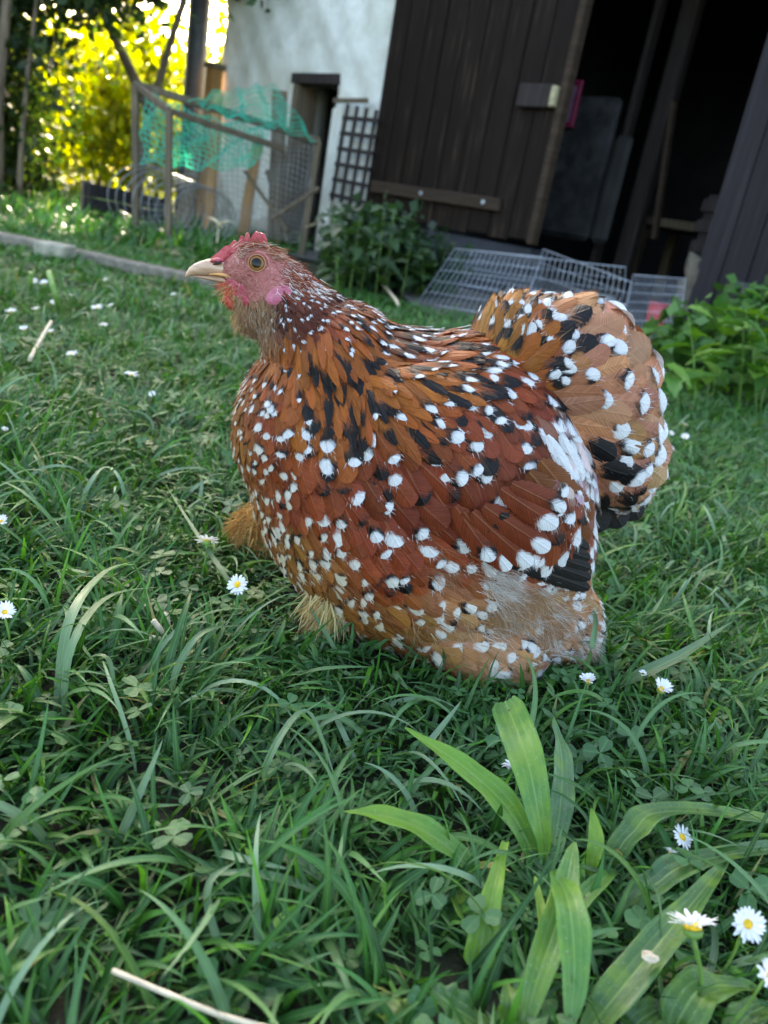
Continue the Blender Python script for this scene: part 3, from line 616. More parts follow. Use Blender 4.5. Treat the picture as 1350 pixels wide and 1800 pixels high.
# ================================================================== GRASS
def blades(root, az, L, W, th0, kap, col, seg, nu, twist=None):
    """root (n,3) az, lengths, widths, start lean, curvature, colour (n,3) -> mesh arrays"""
    n = len(root); s = np.linspace(0, 1, seg+1); tw = np.zeros(n) if twist is None else twist
    P = np.zeros((n, seg+1, 3)); P[:, 0] = root; az_s = az[:, None]+tw[:, None]*s[None]
    th = th0[:, None] + kap[:, None]*s[None]**1.2; th = np.minimum(th, 2.35)
    for i in range(seg):
        tm = (th[:, i]+th[:, i+1])/2; am = (az_s[:, i]+az_s[:, i+1])/2; st_ = (L/seg)
        P[:, i+1] = P[:, i] + np.stack([np.sin(tm)*np.cos(am), np.sin(tm)*np.sin(am), np.cos(tm)], -1)*st_[:, None]
    P[..., 2] = np.maximum(P[..., 2], .003+RNG.random((n, 1))*.012*(s[None] > .3))
    T = np.gradient(P, axis=1); T /= np.linalg.norm(T, axis=2, keepdims=True)+1e-9
    roll = RNG.uniform(-.7, .7, n); S = np.stack([-np.sin(az_s), np.cos(az_s), np.zeros_like(az_s)], -1)
    Nn = np.cross(T, S); S = S*np.cos(roll)[:, None, None] + Nn*np.sin(roll)[:, None, None]; Nn = np.cross(T, S)
    wv = W[:, None]*(np.minimum(1, .55+s[None]*1.8)*(1-s[None]**2.6)+.02)
    if nu == 3:
        off = np.stack([-S*wv[..., None]/2+Nn*wv[..., None]*.16, 0*S, S*wv[..., None]/2+Nn*wv[..., None]*.16], 2); us = np.array([-1, 0, 1.])
    else:
        off = np.stack([-S*wv[..., None]/2, S*wv[..., None]/2], 2); us = np.array([-1, 1.])
    V = P[:, :, None, :]+off; m = (seg+1)*nu
    b = (np.arange(n)*m)[:, None, None]; i_ = np.arange(seg)[None, :, None]*nu; k_ = np.arange(nu-1)[None, None, :]
    a = b+i_+k_; Fq = np.stack([a, a+1, a+nu+1, a+nu], -1).reshape(-1, 4)
    rnd = RNG.random(n)
    uvv = np.zeros((n, seg+1, nu, 3)); uvv[..., 0] = us; uvv[..., 1] = s[None, :, None]; uvv[..., 2] = rnd[:, None, None]
    c = np.ones((n, seg+1, nu, 4)); c[..., :3] = col[:, None, None, :]
    c[..., :3] *= (.72+.4*s[None, :, None, None])        # colour darker towards the root, lighter towards the tip
    return V.reshape(-1, 3), Fq, c.reshape(-1, 4), uvv.reshape(-1, 3)
def fieldn(x, y, f, ph): return (np.sin(x*f+ph)*np.cos(y*f*1.1+ph*2.1)+np.sin(x*f*2.3+y*f*1.7+ph)+np.cos(y*f*2.9-x*f*1.3+ph*3))/3
def wedge(n, y0, y1, slope=.78, mar=.12):
    yy = np.sqrt(y0**2+(y1**2-y0**2)*RNG.random(n)); xx = RNG.uniform(-1, 1, n)*(yy*slope+mar); return xx, yy
GCOL = np.array([(.020, .078, .016), (.032, .110, .020), (.045, .115, .036), (.012, .050, .010), (.07, .18, .015), (.10, .165, .080), (.26, .18, .08)])
GP = np.array([.24, .26, .17, .14, .115, .06, .015])
HC = np.array([.047, .59])   # hen footprint centre
def hen_mask(x, y):
    q = ((x-.035)/.115)**2+((y-.60)/.075)**2; return q > 1
def make_grass(name, n, y0, y1, seg, nu, Lr, Wr, thr, kr, keep=None, clump=90):
    x, y = wedge(n, y0, y1)
    # pull roots towards tuft centres so bare gaps and tufts appear
    gx_ = fieldn(x, y, clump, .3); gy_ = fieldn(x, y, clump*.9, 1.7); x = x+gx_*.006; y = y+gy_*.006
    m = hen_mask(x, y) & ~((fieldn(x, y, 23, 6.) > .42) & (RNG.random(n) < .6))
    if keep is not None: m &= keep(x, y)
    x, y = x[m], y[m]; n = len(x)
    az = fieldn(x, y, 14, .9)*3.0+fieldn(x, y, 45, 2.2)*1.8+RNG.normal(0, .9, n)
    hf = 1+.35*fieldn(x, y, 9, 4.)
    L = RNG.uniform(*Lr, n)*hf*np.where(RNG.random(n) < .12, 1.5, 1); W = RNG.uniform(*Wr, n)*np.where(RNG.random(n) < .1, 1.5, 1)
    th0 = RNG.uniform(*thr, n); kap = RNG.uniform(*kr, n)
    ci = RNG.choice(len(GCOL), n, p=GP); col = GCOL[ci]*np.array([1.0, 1.24, .95])*(1+.16*RNG.normal(size=(n, 1))).clip(.5, 1.6)*(1+.16*fieldn(x, y, 6, 5.))[:, None]
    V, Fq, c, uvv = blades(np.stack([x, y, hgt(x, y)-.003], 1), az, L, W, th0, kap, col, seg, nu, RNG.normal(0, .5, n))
    o = link(name, mesh_np(name, V, Fq, True, {'col': c, 'uvv': uvv}), MAT['blade']); tag(o, kind='stuff')
    return o
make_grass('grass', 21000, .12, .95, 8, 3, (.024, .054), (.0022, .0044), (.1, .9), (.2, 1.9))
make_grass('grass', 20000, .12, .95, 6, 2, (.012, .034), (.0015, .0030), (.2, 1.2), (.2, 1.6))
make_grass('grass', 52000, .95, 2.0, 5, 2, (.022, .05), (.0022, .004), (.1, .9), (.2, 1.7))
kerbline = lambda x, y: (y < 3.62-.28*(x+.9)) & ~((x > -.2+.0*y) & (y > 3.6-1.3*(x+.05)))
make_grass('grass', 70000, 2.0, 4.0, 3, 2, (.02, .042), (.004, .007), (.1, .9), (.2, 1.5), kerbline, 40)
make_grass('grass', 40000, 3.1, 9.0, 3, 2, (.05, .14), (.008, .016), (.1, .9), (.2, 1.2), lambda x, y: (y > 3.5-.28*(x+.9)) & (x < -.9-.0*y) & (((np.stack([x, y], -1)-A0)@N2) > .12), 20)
# long glaucous arching blades
def long_blades(n, y0, y1, name='grass'):
    x, y = wedge(n, y0, y1); m = hen_mask(x, y) & hen_mask(x, y+.04); x, y = x[m], y[m]; n = len(x)
    col = np.array([(.16, .25, .15), (.09, .19, .07), (.07, .17, .025)])[RNG.integers(0, 3, n)]*(1+.15*RNG.normal(size=(n, 1)))
    V, Fq, c, uvv = blades(np.stack([x, y, hgt(x, y)], 1), RNG.uniform(0, 6.28, n), RNG.uniform(.055, .105, n), RNG.uniform(.0030, .0052, n), RNG.uniform(.2, .8, n), RNG.uniform(.9, 2.2, n), col, 12, 3, RNG.normal(0, .8, n))
    tag(link(name, mesh_np(name, V, Fq, True, {'col': c, 'uvv': uvv}), MAT['blade']), kind='stuff')
long_blades(800, .14, 1.0); long_blades(900, 1.0, 2.2)
# ------------------------------------------------------------------ single long leaves through given points
def ribbon(name, pts, width, col, mat, parent=None, n=16, prof=None, fold=.18, roll=0., nu=7, ripple=.0, tipcol=None):
    P = spline(pts, n); T = np.gradient(P, axis=0); T /= np.linalg.norm(T, axis=1)[:, None]
    S = np.cross(T, np.array([0, 0, 1.])); S /= np.linalg.norm(S, axis=1)[:, None]+1e-9; Nn = np.cross(S, T)
    if np.isscalar(roll): roll = np.full(n, roll)
    S2 = S*np.cos(roll)[:, None]+Nn*np.sin(roll)[:, None]; N2_ = np.cross(S2, T)
    s = np.linspace(0, 1, n); pr = prof(s) if prof else np.minimum(1, .4+1.6*s)*(1-s**3)
    us = np.linspace(-1, 1, nu); V = []; uv = []; cs = []; r = random.random(); ph = random.uniform(0, 6)
    for i in range(n):
        w_ = width*pr[i]/2
        for u_ in us:
            rip = ripple*width*math.sin(s[i]*21+ph+(2 if u_ > 0 else 0))*abs(u_)**2 - .075*width*abs(math.sin(u_*math.pi*2.5))**.6*pr[i]
            V.append(P[i]+S2[i]*u_*w_+N2_[i]*(abs(u_)**1.5*w_*fold*2+rip)); uv.append((u_, s[i], r))
            cc = np.array(col) if tipcol is None else np.array(col)*(1-s[i])+np.array(tipcol)*s[i]; cs.append((*cc, 1))
    Fq = [(i*nu+k, i*nu+k+1, (i+1)*nu+k+1, (i+1)*nu+k) for i in range(n-1) for k in range(nu-1)]
    return link(name, mesh_np(name, V, Fq, True, {'col': cs, 'uvv': uv}), MAT[mat], parent)
def pxw(p, px_): return px_*float((np.asarray(p)-B([0, 0, H]))@fw)/F
lance = lambda s: (np.sin(np.pi*s.clip(0, 1)**.85)**.75*.9+.10*(1-s)).clip(.02, 1)
def plantain(name, label, base, leafs):
    t = empty(name, pz(*base)); tag(t, label, 'plant')
    for lf in leafs:
        pts, wpx, col = lf[:3]; kw = lf[3] if len(lf) > 3 else {}
        P = [pz(*q) for q in pts]; mid = P[len(P)//2]
        ribbon('leaf', P, pxw(mid, wpx)*.86, col, 'plantain', t, 26, kw.get('prof', lance), kw.get('fold', .2), kw.get('roll', 0.), 11, kw.get('rip', .06), kw.get('tip'))
PG, PY, PB = (.085, .23, .045), (.17, .34, .025), (.09, .20, .085)
flat_end = lambda s: np.minimum(1, .25+1.1*s)*np.where(s > .93, 1-((s-.93)/.07)**2*.35, 1)
plantain('plantain', 'tall ribbed plantain with long upright leaves in the near grass', (952, 1535), [
    ([(950, 1528, .008), (900, 1430, .03), (825, 1355, .042), (712, 1278, .05)], 62, PG, dict(tip=PY, roll=.35)),
    ([(958, 1530, .006), (948, 1440, .035), (925, 1330, .058), (888, 1232, .062)], 74, PG, dict(prof=flat_end, roll=.5)),
    ([(966, 1530, .004), (985, 1420, .02), (988, 1330, .03), (972, 1262, .038)], 52, PB, dict(roll=-.3)),
    ([(850, 1560, .004), (790, 1490, .022), (700, 1440, .032), (603, 1425, .034)], 64, PG, dict(tip=PY, roll=.1)),
    ([(888, 1480, .03), (868, 1560, .03), (852, 1630, .022), (838, 1700, .01)], 62, PY, dict(prof=flat_end)),
    ([(1010, 1480, .045), (985, 1600, .04), (945, 1720, .03), (915, 1830, .012)], 70, PG, dict(tip=(.09, .2, .04))),
    ([(975, 1530, .04), (1000, 1590, .05), (1010, 1700, .04), (1000, 1830, .02)], 78, PG, {}),
    ([(940, 1540, .03), (960, 1650, .03), (965, 1730, .02)], 26, PY, {}),
    ([(1035, 1540, .008), (1048, 1480, .024), (1040, 1420, .032)], 34, PY, dict(roll=.4)),
    ([(800, 1560, .006), (815, 1600, .014), (845, 1640, .008)], 44, PG, {}),
    ([(905, 1560, .004), (900, 1600, .01), (890, 1650, .012)], 70, PB, {})])
plantain('plantain', 'ribbed plantain with broad leaves arching to the right edge of the photo', (1070, 1530), [
    ([(1065, 1535, .006), (1110, 1465, .028), (1200, 1425, .038), (1560, 1470, .02)], 62, (.065, .16, .05), dict(roll=.15)),
    ([(1080, 1600, .006), (1150, 1555, .02), (1240, 1510, .03), (1520, 1470, .02)], 66, (.06, .15, .055), dict(roll=.1)),
    ([(1020, 1830, .01), (1090, 1740, .024), (1190, 1620, .034), (1285, 1505, .03)], 76, (.06, .155, .045), dict(roll=.1)),
    ([(1020, 1640, .006), (1010, 1600, .014), (1060, 1545, .02), (1090, 1530, .01)], 40, PG, {})])
plantain('plantain', 'low rosette of crinkled leaves at the bottom edge of the photo', (760, 1800), [
    ([(860, 1810, .006), (800, 1770, .02), (755, 1735, .024)], 90, (.06, .15, .04), dict(rip=.09)),
    ([(760, 1840, .006), (700, 1790, .016), (640, 1745, .012)], 80, (.055, .14, .035), dict(rip=.09)),
    ([(880, 1830, .006), (900, 1770, .02), (890, 1725, .02)], 60, (.07, .17, .035), dict(rip=.09))])
plantain('plantain', 'cluster of rounded bright leaves in the lower right corner', (1250, 1790), [
    ([(1180, 1830, .006), (1200, 1780, .02), (1240, 1735, .026), (1330, 1735, .016)], 95, (.07, .17, .03), dict(rip=.08)),
    ([(1100, 1830, .006), (1130, 1790, .016), (1190, 1760, .012)], 70, (.06, .14, .035), dict(rip=.08)),
    ([(1280, 1840, .006), (1310, 1790, .016), (1360, 1760, .012)], 70, (.055, .13, .035), dict(rip=.08))])
GR = (.12, .20, .10)
for lab, pts, wpx in (
    ('long pale blade of grass arching over the lawn left of the daisies', [(110, 1290, .0), (125, 1140, .045), (190, 1050, .05), (290, 1030, .035)], 17),
    ('wide glaucous grass blade curving right of its pale neighbour', [(95, 1290, 0), (120, 1100, .05), (180, 1010, .055), (240, 985, .05)], 22),
    ('pale grass blade hooping over in the left foreground', [(300, 1260, 0), (310, 1180, .03), (360, 1110, .045), (450, 1098, .03)], 14),
    ('short hooped grass blade left of the curled dead leaf', [(140, 1230, .0), (150, 1165, .03), (190, 1160, .035), (205, 1250, .01)], 17),
    ('long straight grass blade rising to the right of the hen', [(1060, 1230, .0), (1120, 1190, .03), (1200, 1150, .045), (1288, 1092, .055)], 26),
    ('long thin grass blade leaning across beside the left daisies', [(470, 1120, .0), (400, 1020, .03), (340, 930, .04), (290, 850, .05)], 12),
    ('bright green grass blade crossing the chest of the hen', [(610, 1180, .0), (570, 1110, .02), (540, 1060, .03)], 10),
    ('dark grass blade looping over the rump fluff of the hen', [(1020, 1200, .0), (1040, 1140, .04), (1045, 1080, .055), (1015, 1062, .05)], 11),
    ('wide silvery grass blade lying in the middle foreground', [(430, 1470, .012), (480, 1490, .024), (540, 1525, .024), (600, 1575, .01)], 26),
    ('pale grass blade bent like a hook in the middle foreground', [(480, 1760, .004), (390, 1670, .018), (365, 1560, .03), (420, 1510, .03)], 20),
    ('blue green grass blade bowed above the straw', [(600, 1600, .0), (540, 1560, .02), (440, 1535, .03), (330, 1540, .02)], 20),
    ('slender pale grass blade bending over below the hen', [(470, 1420, 0), (470, 1340, .03), (540, 1250, .04), (600, 1400, .015)], 14)):
    P = [pz(*q) for q in pts]; c = tuple(np.array(GR)*random.uniform(.75, 1.15))
    tag(ribbon('grass_blade', P, pxw(P[1], wpx), c, 'blade', None, 18, None, .2, random.uniform(-.3, .3), 5), lab, 'grass blade')
# straw
def twig(name, pts, r, mat, label, cat):
    bm = bmesh.new(); tube(bm, spline([pz(*q) for q in pts], 10), r, 6); tag(link(name, bm_mesh(name, bm), MAT[mat]), label, cat)
twig('straw', [(198, 1706, .03), (290, 1745, .032), (390, 1785, .034), (500, 1815, .036)], (.0012), 'straw', 'pale straw stalk lying on the grass at the bottom edge', 'straw')
twig('straw', [(52, 632, .03), (70, 600, .04), (90, 566, .06)], .0035, 'straw', 'pale cut stalk leaning in the lawn at the left', 'straw')
twig('flower_stalk', [(105, 560, .0), (98, 520, .06), (86, 478, .10)], .006, 'stem', 'thick green stalk leaning at the left of the lawn', 'stalk')
twig('flower_stalk', [(52, 520, .0), (54, 500, .04), (54, 478, .07)], .005, 'stem', 'short green stalk standing left of the thicker one', 'stalk')
twig('twig', [(655, 480, .0), (690, 520, .05), (700, 535, .05)], .006, 'straw', 'thin dry twig under the dark nettles', 'twig')
# dead curled leaf
bm = bmesh.new()
for k in range(7):
    c = pz(296+random.uniform(-10, 12), 1118+random.uniform(-12, 14), .016); v1 = RNG.normal(size=3)*.007
    tube(bm, spline([c, c+v1+B([0, 0, .004]), c+v1*1.3+B([.004, 0, -.003])], 5), [.001, .0022, .002, .0014, .0005], 5)
tag(link('dead_leaf', bm_mesh('dead_leaf', bm), MAT['straw']), 'curled brown dead leaf in the grass left of the hen', 'leaf')
c = pz(1142, 1682, .036); bm = bmesh.new(); bmesh.ops.create_icosphere(bm, subdivisions=2, radius=.0032, matrix=Matrix.Translation(Vector(c)) @ Matrix.Diagonal((1.2, .9, .5, 1)))
for v in bm.verts: v.co += Vector(RNG.normal(size=3)*.0005)
tag(link('seed_husk', bm_mesh('seed_husk', bm), MAT['straw']), 'tiny tan husk resting on the long plantain leaf', 'husk')

# clover
def clover(px_, py__, rpx, z, label, tint=1.):
    c = pz(px_, py__, z); r = pxw(c, rpx); t = empty('clover', (c[0], c[1], 0)); tag(t, label, 'clover', 'clover leaves in the near grass')
    tilt = Matrix.Rotation(random.uniform(-.35, .35), 3, 'X') @ Matrix.Rotation(random.uniform(-.35, .35), 3, 'Y')
    a0 = random.uniform(0, 6.28); bm = bmesh.new(); tube(bm, spline([B([c[0]+.004, c[1], 0]), c*B([1, 1, .6])+B([.002, 0, 0]), c], 5), .0006, 5); link('stem', bm_mesh('stem', bm), MAT['stem'], t)
    for k in range(3):
        a = a0+k*2.094+random.uniform(-.15, .15); V = [(0, 0, 0)]; uv = [(0, 0, k*.3)]
        for i in range(13):
            q = -1+2*i/12; an = q*1.25; rr = r*(1.0-.12*math.exp(-(q*5)**2))*(math.cos(q*1.1)**.35)
            V.append((math.cos(an)*rr*.95*(1), math.sin(an)*rr*.72, .18*r*abs(q)-.08*r)); uv.append((q, 1, k*.3))
        R = Matrix.Rotation(a, 3, 'Z'); V = [Vector(c)+tilt @ (R @ Vector(v_)) for v_ in V]
        Fq = [(0, i, i+1) for i in range(1, 13)]
        g_ = tuple(np.array((.075, .19, .062))*tint*random.uniform(.85, 1.15))
        link('leaflet', mesh_np('leaflet', [tuple(v_) for v_ in V], Fq, True, {'col': [(*g_, 1)]*14, 'uvv': uv}), MAT['clover'], t)
MAT['clover'] = blade_mat('clover_leaf', .28, False, 1., .5, (.10, .24, .08), .05)
for args in ((312, 1452, 26, .022, 'clover with round leaflets in the left foreground beside a hooked blade'), (262, 1448, 22, .02, 'smaller clover touching the larger one in the left foreground'),
             (45, 1442, 30, .02, 'clover with a folded leaflet near the left edge above the foreground tuft'), (60, 1398, 24, .024, 'clover leaf above the folded one near the left edge'),
             (108, 1298, 22, .022, 'clover under the arching pale blade at the left'), (14, 1248, 28, .026, 'clover cut by the left edge of the photo'), (85, 1262, 20, .018, 'pale clover between the left edge and the arching blade'),
             (1125, 1618, 34, .02, 'large clover right of the tall plantain'), (1065, 1640, 24, .014, 'dim clover low beside the tall plantain'), (310, 1075, 22, .024, 'clover above the curled dead leaf'),
             (455, 1040, 14, .014, 'small clover right of the open daisy'), (120, 905, 16, .02, 'clover in the lawn at the left below the thick grass tuft'), (1065, 985, 26, .02, 'broad clover right of the wing tip of the hen'),
             (170, 1545, 20, .012, 'clover hidden low in the bottom left grass'), (1290, 1390, 18, .016, 'clover under the broad right leaves'), (500, 1375, 16, .012, 'small clover below the hen in the middle foreground')):
    clover(*args)
# patches of small clover leaves too many to count
n = 2600; cx_, cy_ = wedge(n, .16, 1.3); k_ = (fieldn(cx_, cy_, 11, 2.) > .1) | ((cx_ < -.02) & (cy_ < .42) & (RNG.random(n) < .5)); cx_, cy_ = cx_[k_], cy_[k_]; V = []; Fq = []; cs = []; uv = []
for x, y in zip(cx_, cy_):
    if not hen_mask(x, y): continue
    z = random.uniform(.012, .032); r = random.uniform(.0035, .0065); a0 = random.uniform(0, 6.28); tl = RNG.normal(0, .3, 2); gcol = np.array((.05, .14, .045))*random.uniform(.7, 1.3)
    for k in range(3):
        b = len(V); a = a0+k*2.09; V.append((x, y, z)); uv.append((0, 0, k*.3)); cs.append((*gcol, 1))
        for i in range(7):
            q = -1+i/3; an = a+q*.75; rr = r*2*(1-.5*abs(q)**3)*(.92 if i == 3 else 1); dx, dy = math.cos(an)*rr*.9, math.sin(an)*rr*.9
            V.append((x+dx, y+dy, z+tl[0]*dx+tl[1]*dy+.1*rr*abs(q))); uv.append((q, 1, k*.3)); cs.append((*gcol, 1))
        Fq += [(b, b+i, b+i+1) for i in range(1, 7)]
tag(link('clover_patch', mesh_np('clover_patch', V, Fq, True, {'col': cs, 'uvv': uv}), MAT['clover']), kind='stuff')
# daisies
def daisy(px_, py__, rpx, z, label, tilt=(0., 0.), npet=26, face=None, open_=.15, near=True, yellow=True, base=None):
    c = pz(px_, py__, z); r = pxw(c, rpx); t = empty('daisy', (c[0], c[1], 0)); tag(t, label, 'daisy', 'daisies in the lawn')
    ax = Vector((tilt[0], tilt[1], 1)).normalized(); R = ax.to_track_quat('Z', 'Y').to_matrix(); cv = Vector(c)
    b = base if base is not None else np.array([c[0]-tilt[0]*.012+random.uniform(-.006, .006), c[1]-tilt[1]*.012, 0.])
    bm = bmesh.new(); tube(bm, spline([b, (b+c)/2+B([.002, 0, .0]), c-np.array(ax)*r*.3], 7), [r*.085]*7 if near else [max(.0009, r*.1)]*7, 6); link('stem', bm_mesh('stem', bm), MAT['stem'], t)
    bm = bmesh.new(); tube(bm, [Vector(c)-ax*r*.36, Vector(c)-ax*r*.24, Vector(c)-ax*r*.04], [r*.1, r*.30, r*.34], 10); link('calyx', bm_mesh('calyx', bm), MAT['stem'], t)
    def petal(k, rr):
        a = 2*math.pi*k/npet+random.uniform(-.06, .06); L = rr*random.uniform(.86, 1.06); wd = rr*2*math.pi/npet*random.uniform(.62, .85); el = open_+random.uniform(-.12, .12)+(.1 if k % 2 else 0)
        V = []
        for i in range(5):
            s_ = i/4; w_ = wd*(.35, .75, 1, .95, .35)[i]/2; rad = rr*.22+(L-rr*.22)*s_; zz = math.sin(el)*rad-(s_**2)*rr*.1*random.uniform(.5, 1.4)
            for sg in (-1, 0, 1): V.append((rad*math.cos(el), sg*w_, zz+abs(sg)*w_*.35))
        Ra = Matrix.Rotation(a, 3, 'Z'); V = [tuple(cv + R @ (Ra @ Vector(v_))) for v_ in V]
        Fq = [(i*3+s_, i*3+s_+1, i*3+s_+4, i*3+s_+3) for i in range(4) for s_ in range(2)]
        return V, Fq
    if near:
        for k in range(npet):
            V, Fq = petal(k, r); link('petal', mesh_np('petal', V, Fq), MAT['petal'], t)
    else:
        VV = []; FF = []
        for k in range(npet):
            V, Fq = petal(k, r); b_ = len(VV); VV += V; FF += [tuple(x+b_ for x in f_) for f_ in Fq]
        link('petals', mesh_np('petals', VV, FF), MAT['petal'], t)
    bm = bmesh.new(); bmesh.ops.create_icosphere(bm, subdivisions=3 if near else 2, radius=r*.30)
    for v in bm.verts: v.co = Vector((v.co.x, v.co.y, v.co.z*.55))*(1+.06*random.random()); v.co = R @ v.co + cv + ax*r*.05
    link('disc', bm_mesh('disc', bm), MAT['yellow_disc'], t, True)
daisy(1218, 1632, 50, .058, 'open daisy seen from the side at the lower right', (-.15, .75), 30, open_=.42, base=pz(1232, 1800))
daisy(1313, 1624, 34, .060, 'upright daisy with a deep yellow centre near the right edge', (-.35, -1.3), 22, open_=.45)
daisy(1352, 1718, 32, .055, 'daisy half cut off by the right edge of the photo', (.3, -.5), 22, open_=.3)
daisy(1198, 1472, 24, .03, 'daisy tucked under the broad plantain leaf', (.5, -.5), 22, open_=.2)
daisy(1180, 1502, 17, .028, 'small white daisy just below the tucked one', (.2, .6), 18, open_=.6)
daisy(905, 1348, 24, .03, 'half hidden daisy behind the upright plantain leaf', (-.6, .3), 22, open_=.5)
daisy(1162, 1212, 23, .035, 'white daisy with raised petals right of the hen', (.1, -.3), 22, open_=.7)
daisy(1034, 1198, 18, .035, 'ragged daisy close behind the rump of the hen', (-.3, -.1), 16, open_=.6)
daisy(418, 1028, 21, .038, 'open daisy facing the camera left of the breast of the hen', (-.5, -1.1), 20, open_=.1)
daisy(364, 952, 22, .042, 'daisy seen from behind at the left of the hen', (-.2, .9), 22, open_=.2)
daisy(8, 1078, 24, .042, 'pale shaggy flower at the left edge of the lawn', (.3, -.5), 30, open_=.6)
daisy(156, 1086, 10, .03, 'tiny closed daisy left of the arching grass', (0, 0), 14, open_=.9, near=False)
far = [(170, 541, 11, 'open daisy with a yellow eye in the far left lawn'), (195, 537, 6, 'small daisy just right of the open one in the far left lawn'), (62, 543, 8, 'daisy in the far left lawn beside the cut stalk'), (20, 548, 11, 'flat daisy near the left edge of the far lawn'),
       (42, 579, 9, 'daisy leaning at the left below the flat one'), (88, 584, 9, 'daisy by the tip of the pale cut stalk'), (182, 571, 9, 'tilted daisy below the open one in the far left lawn'), (95, 531, 7, 'daisy near the thick green stalk'),
       (78, 498, 8, 'distant daisy just left of the thick green stalk top'), (60, 494, 7, 'distant daisy beside the short green stalk'), (126, 519, 6, 'small daisy between the stalk and the open daisy'), (185, 492, 5, 'lone tiny daisy in front of the kerb'),
       (305, 518, 6, 'flat white daisy below the beak of the hen'), (126, 622, 11, 'pale daisy lying in the lawn at the left'), (231, 659, 13, 'double headed white daisy in the lawn left of the neck of the hen'), (268, 694, 8, 'small daisy right of the double one'),
       (3, 917, 13, 'white daisy cut off by the left edge'), (1203, 747, 8, 'daisy in the lawn right of the tail of the hen'), (1180, 762, 6, 'small daisy above the bright one right of the tail'), (1177, 787, 9, 'bright daisy touching the right outline of the tail'),
       (1204, 768, 8, 'daisy just below and right of the topmost one by the tail'), (1130, 1184, 8, 'little daisy bud between the two daisies right of the hen'), (8, 755, 7, 'dull daisy at the left edge of the middle lawn')]
for (x, y, r_, lab) in far:
    daisy(x, y, r_, .035, lab, (random.uniform(-.4, .4), random.uniform(-.9, .1)), 14, open_=random.uniform(.1, .5), near=False)

# ================================================================== HEN
Y0 = .60
HP = lambda x, y, dy=0.: py_(x, y, Y0+dy)
MPX = .000456
hen = empty('hen', (.03, Y0, 0)); tag(hen, 'rust brown bantam hen with white spotted black barred feathers standing in the grass', 'hen')
def ell(cx, cy, rx, ry, ang, rd, dy=0.):
    """ellipsoid in photo pixels (rd, dy in metres): 4x4 matrix of a unit sphere"""
    c = HP(cx, cy); a = math.radians(ang)
    ex = HP(cx+math.cos(a)*rx, cy+math.sin(a)*rx)-c; ey = HP(cx-math.sin(a)*ry, cy+math.cos(a)*ry)-c
    c = c + (HP(cx, cy, dy)-c)*np.array([1, 1, 1])
    m = Matrix.Identity(4)
    for i in range(3): m[i][0] = ex[i]; m[i][1] = (0, rd, 0)[i]; m[i][2] = ey[i]; m[i][3] = c[i]
    return m
BODY = [(742, 886, 312, 240, 40, .092), (560, 745, 140, 150, 20, .070), (915, 1050, 118, 108, 10, .066), (860, 800, 170, 210, -35, .088), (835, 1112, 125, 74, 10, .062, -.028), (985, 1085, 66, 66, 0, .05),
        (600, 640, 112, 100, 35, .058), (548, 590, 92, 78, 40, .046), (504, 540, 74, 64, 60, .033), (486, 505, 52, 50, 60, .025), (452, 477, 57, 43, 12, .0185), (415, 478, 30, 26, 10, .0115), (440, 510, 36, 32, 20, .014), (462, 552, 38, 46, 70, .018),
        (810, 850, 205, 150, 38, .045, -.052)]
TAIL = [(1000, 712, 150, 172, -12, .052, .012), (930, 640, 98, 112, -30, .050, .012), (1068, 765, 86, 118, -10, .048, .012), (880, 700, 80, 120, -10, .052, .01)]
def solid(name, parts, vox, sm=6):
    bm = bmesh.new()
    for p in parts: bmesh.ops.create_icosphere(bm, subdivisions=4, radius=1., matrix=ell(*p))
    me = bm_mesh(name, bm); o = bpy.data.objects.new(name, me); COL.objects.link(o)
    md = o.modifiers.new('r', 'REMESH'); md.mode = 'VOXEL'; md.voxel_size = vox
    dg = bpy.context.evaluated_depsgraph_get(); m2 = bpy.data.meshes.new_from_object(o.evaluated_get(dg)); bpy.data.objects.remove(o)
    bm = bmesh.new(); bm.from_mesh(m2)
    for _ in range(sm): bmesh.ops.smooth_vert(bm, verts=bm.verts, factor=.5, use_axis_x=True, use_axis_y=True, use_axis_z=True)
    return bm
bmB = solid('b', BODY, .0028, 5); bmT = solid('t', TAIL, .004, 6)
TB = BVHTree.FromBMesh(bmB); TT = BVHTree.FromBMesh(bmT)
LEG = [(500, 960, 26, 70, -25, .014, .07), (620, 1080, 26, 60, 0, .014, -.01)]
bmA = solid('hen', BODY+TAIL+LEG, .0028, 5)
me = bm_mesh('body', bmA)
co_ = np.array([v.co for v in me.vertices]); pp = proj(np.where(co_[:, 1:2] > Y0, co_*[1, -1, 1]+[0, 2*Y0, 0], co_)); 
fd = (((pp[:, 0]-445)/78)**2+((pp[:, 1]-482)/52)**2)
k_ = np.clip((1.35-fd)/.5, 0, 1)[:, None]
skin = np.array([[.39, .115, .10]]); und = np.array([[.08, .02, .008]])
n_ = RNG.random((len(co_), 1))
cc = und*(1-k_)+skin*k_*(.9+.2*n_)
me.attributes.new('fcol', 'FLOAT_COLOR', 'POINT').data.foreach_set('color', np.hstack([cc, np.ones((len(cc), 1))]).astype(np.float32).ravel())
link('body', me, MAT['skin'], hen, True)
def hit(x, y, tree=None):
    d = Vector(ray(x, y)); r = (tree or TB).ray_cast(Vector((0, 0, H)), d.normalized()); return r[0], r[1]
def inside_solid(tree, p):
    loc, nr, _, _ = tree.find_nearest(Vector(p)); return (Vector(p)-loc).dot(nr) < -.001

RU, CH, OR, GO, BU, BR, TA, DK, WH, CG = (.185, .036, .010), (.140, .026, .009), (.25, .066, .010), (.26, .105, .018), (.33, .145, .072), (.13, .042, .016), (.32, .155, .070), (.060, .012, .005), (.66, .67, .70), (.21, .080, .018)
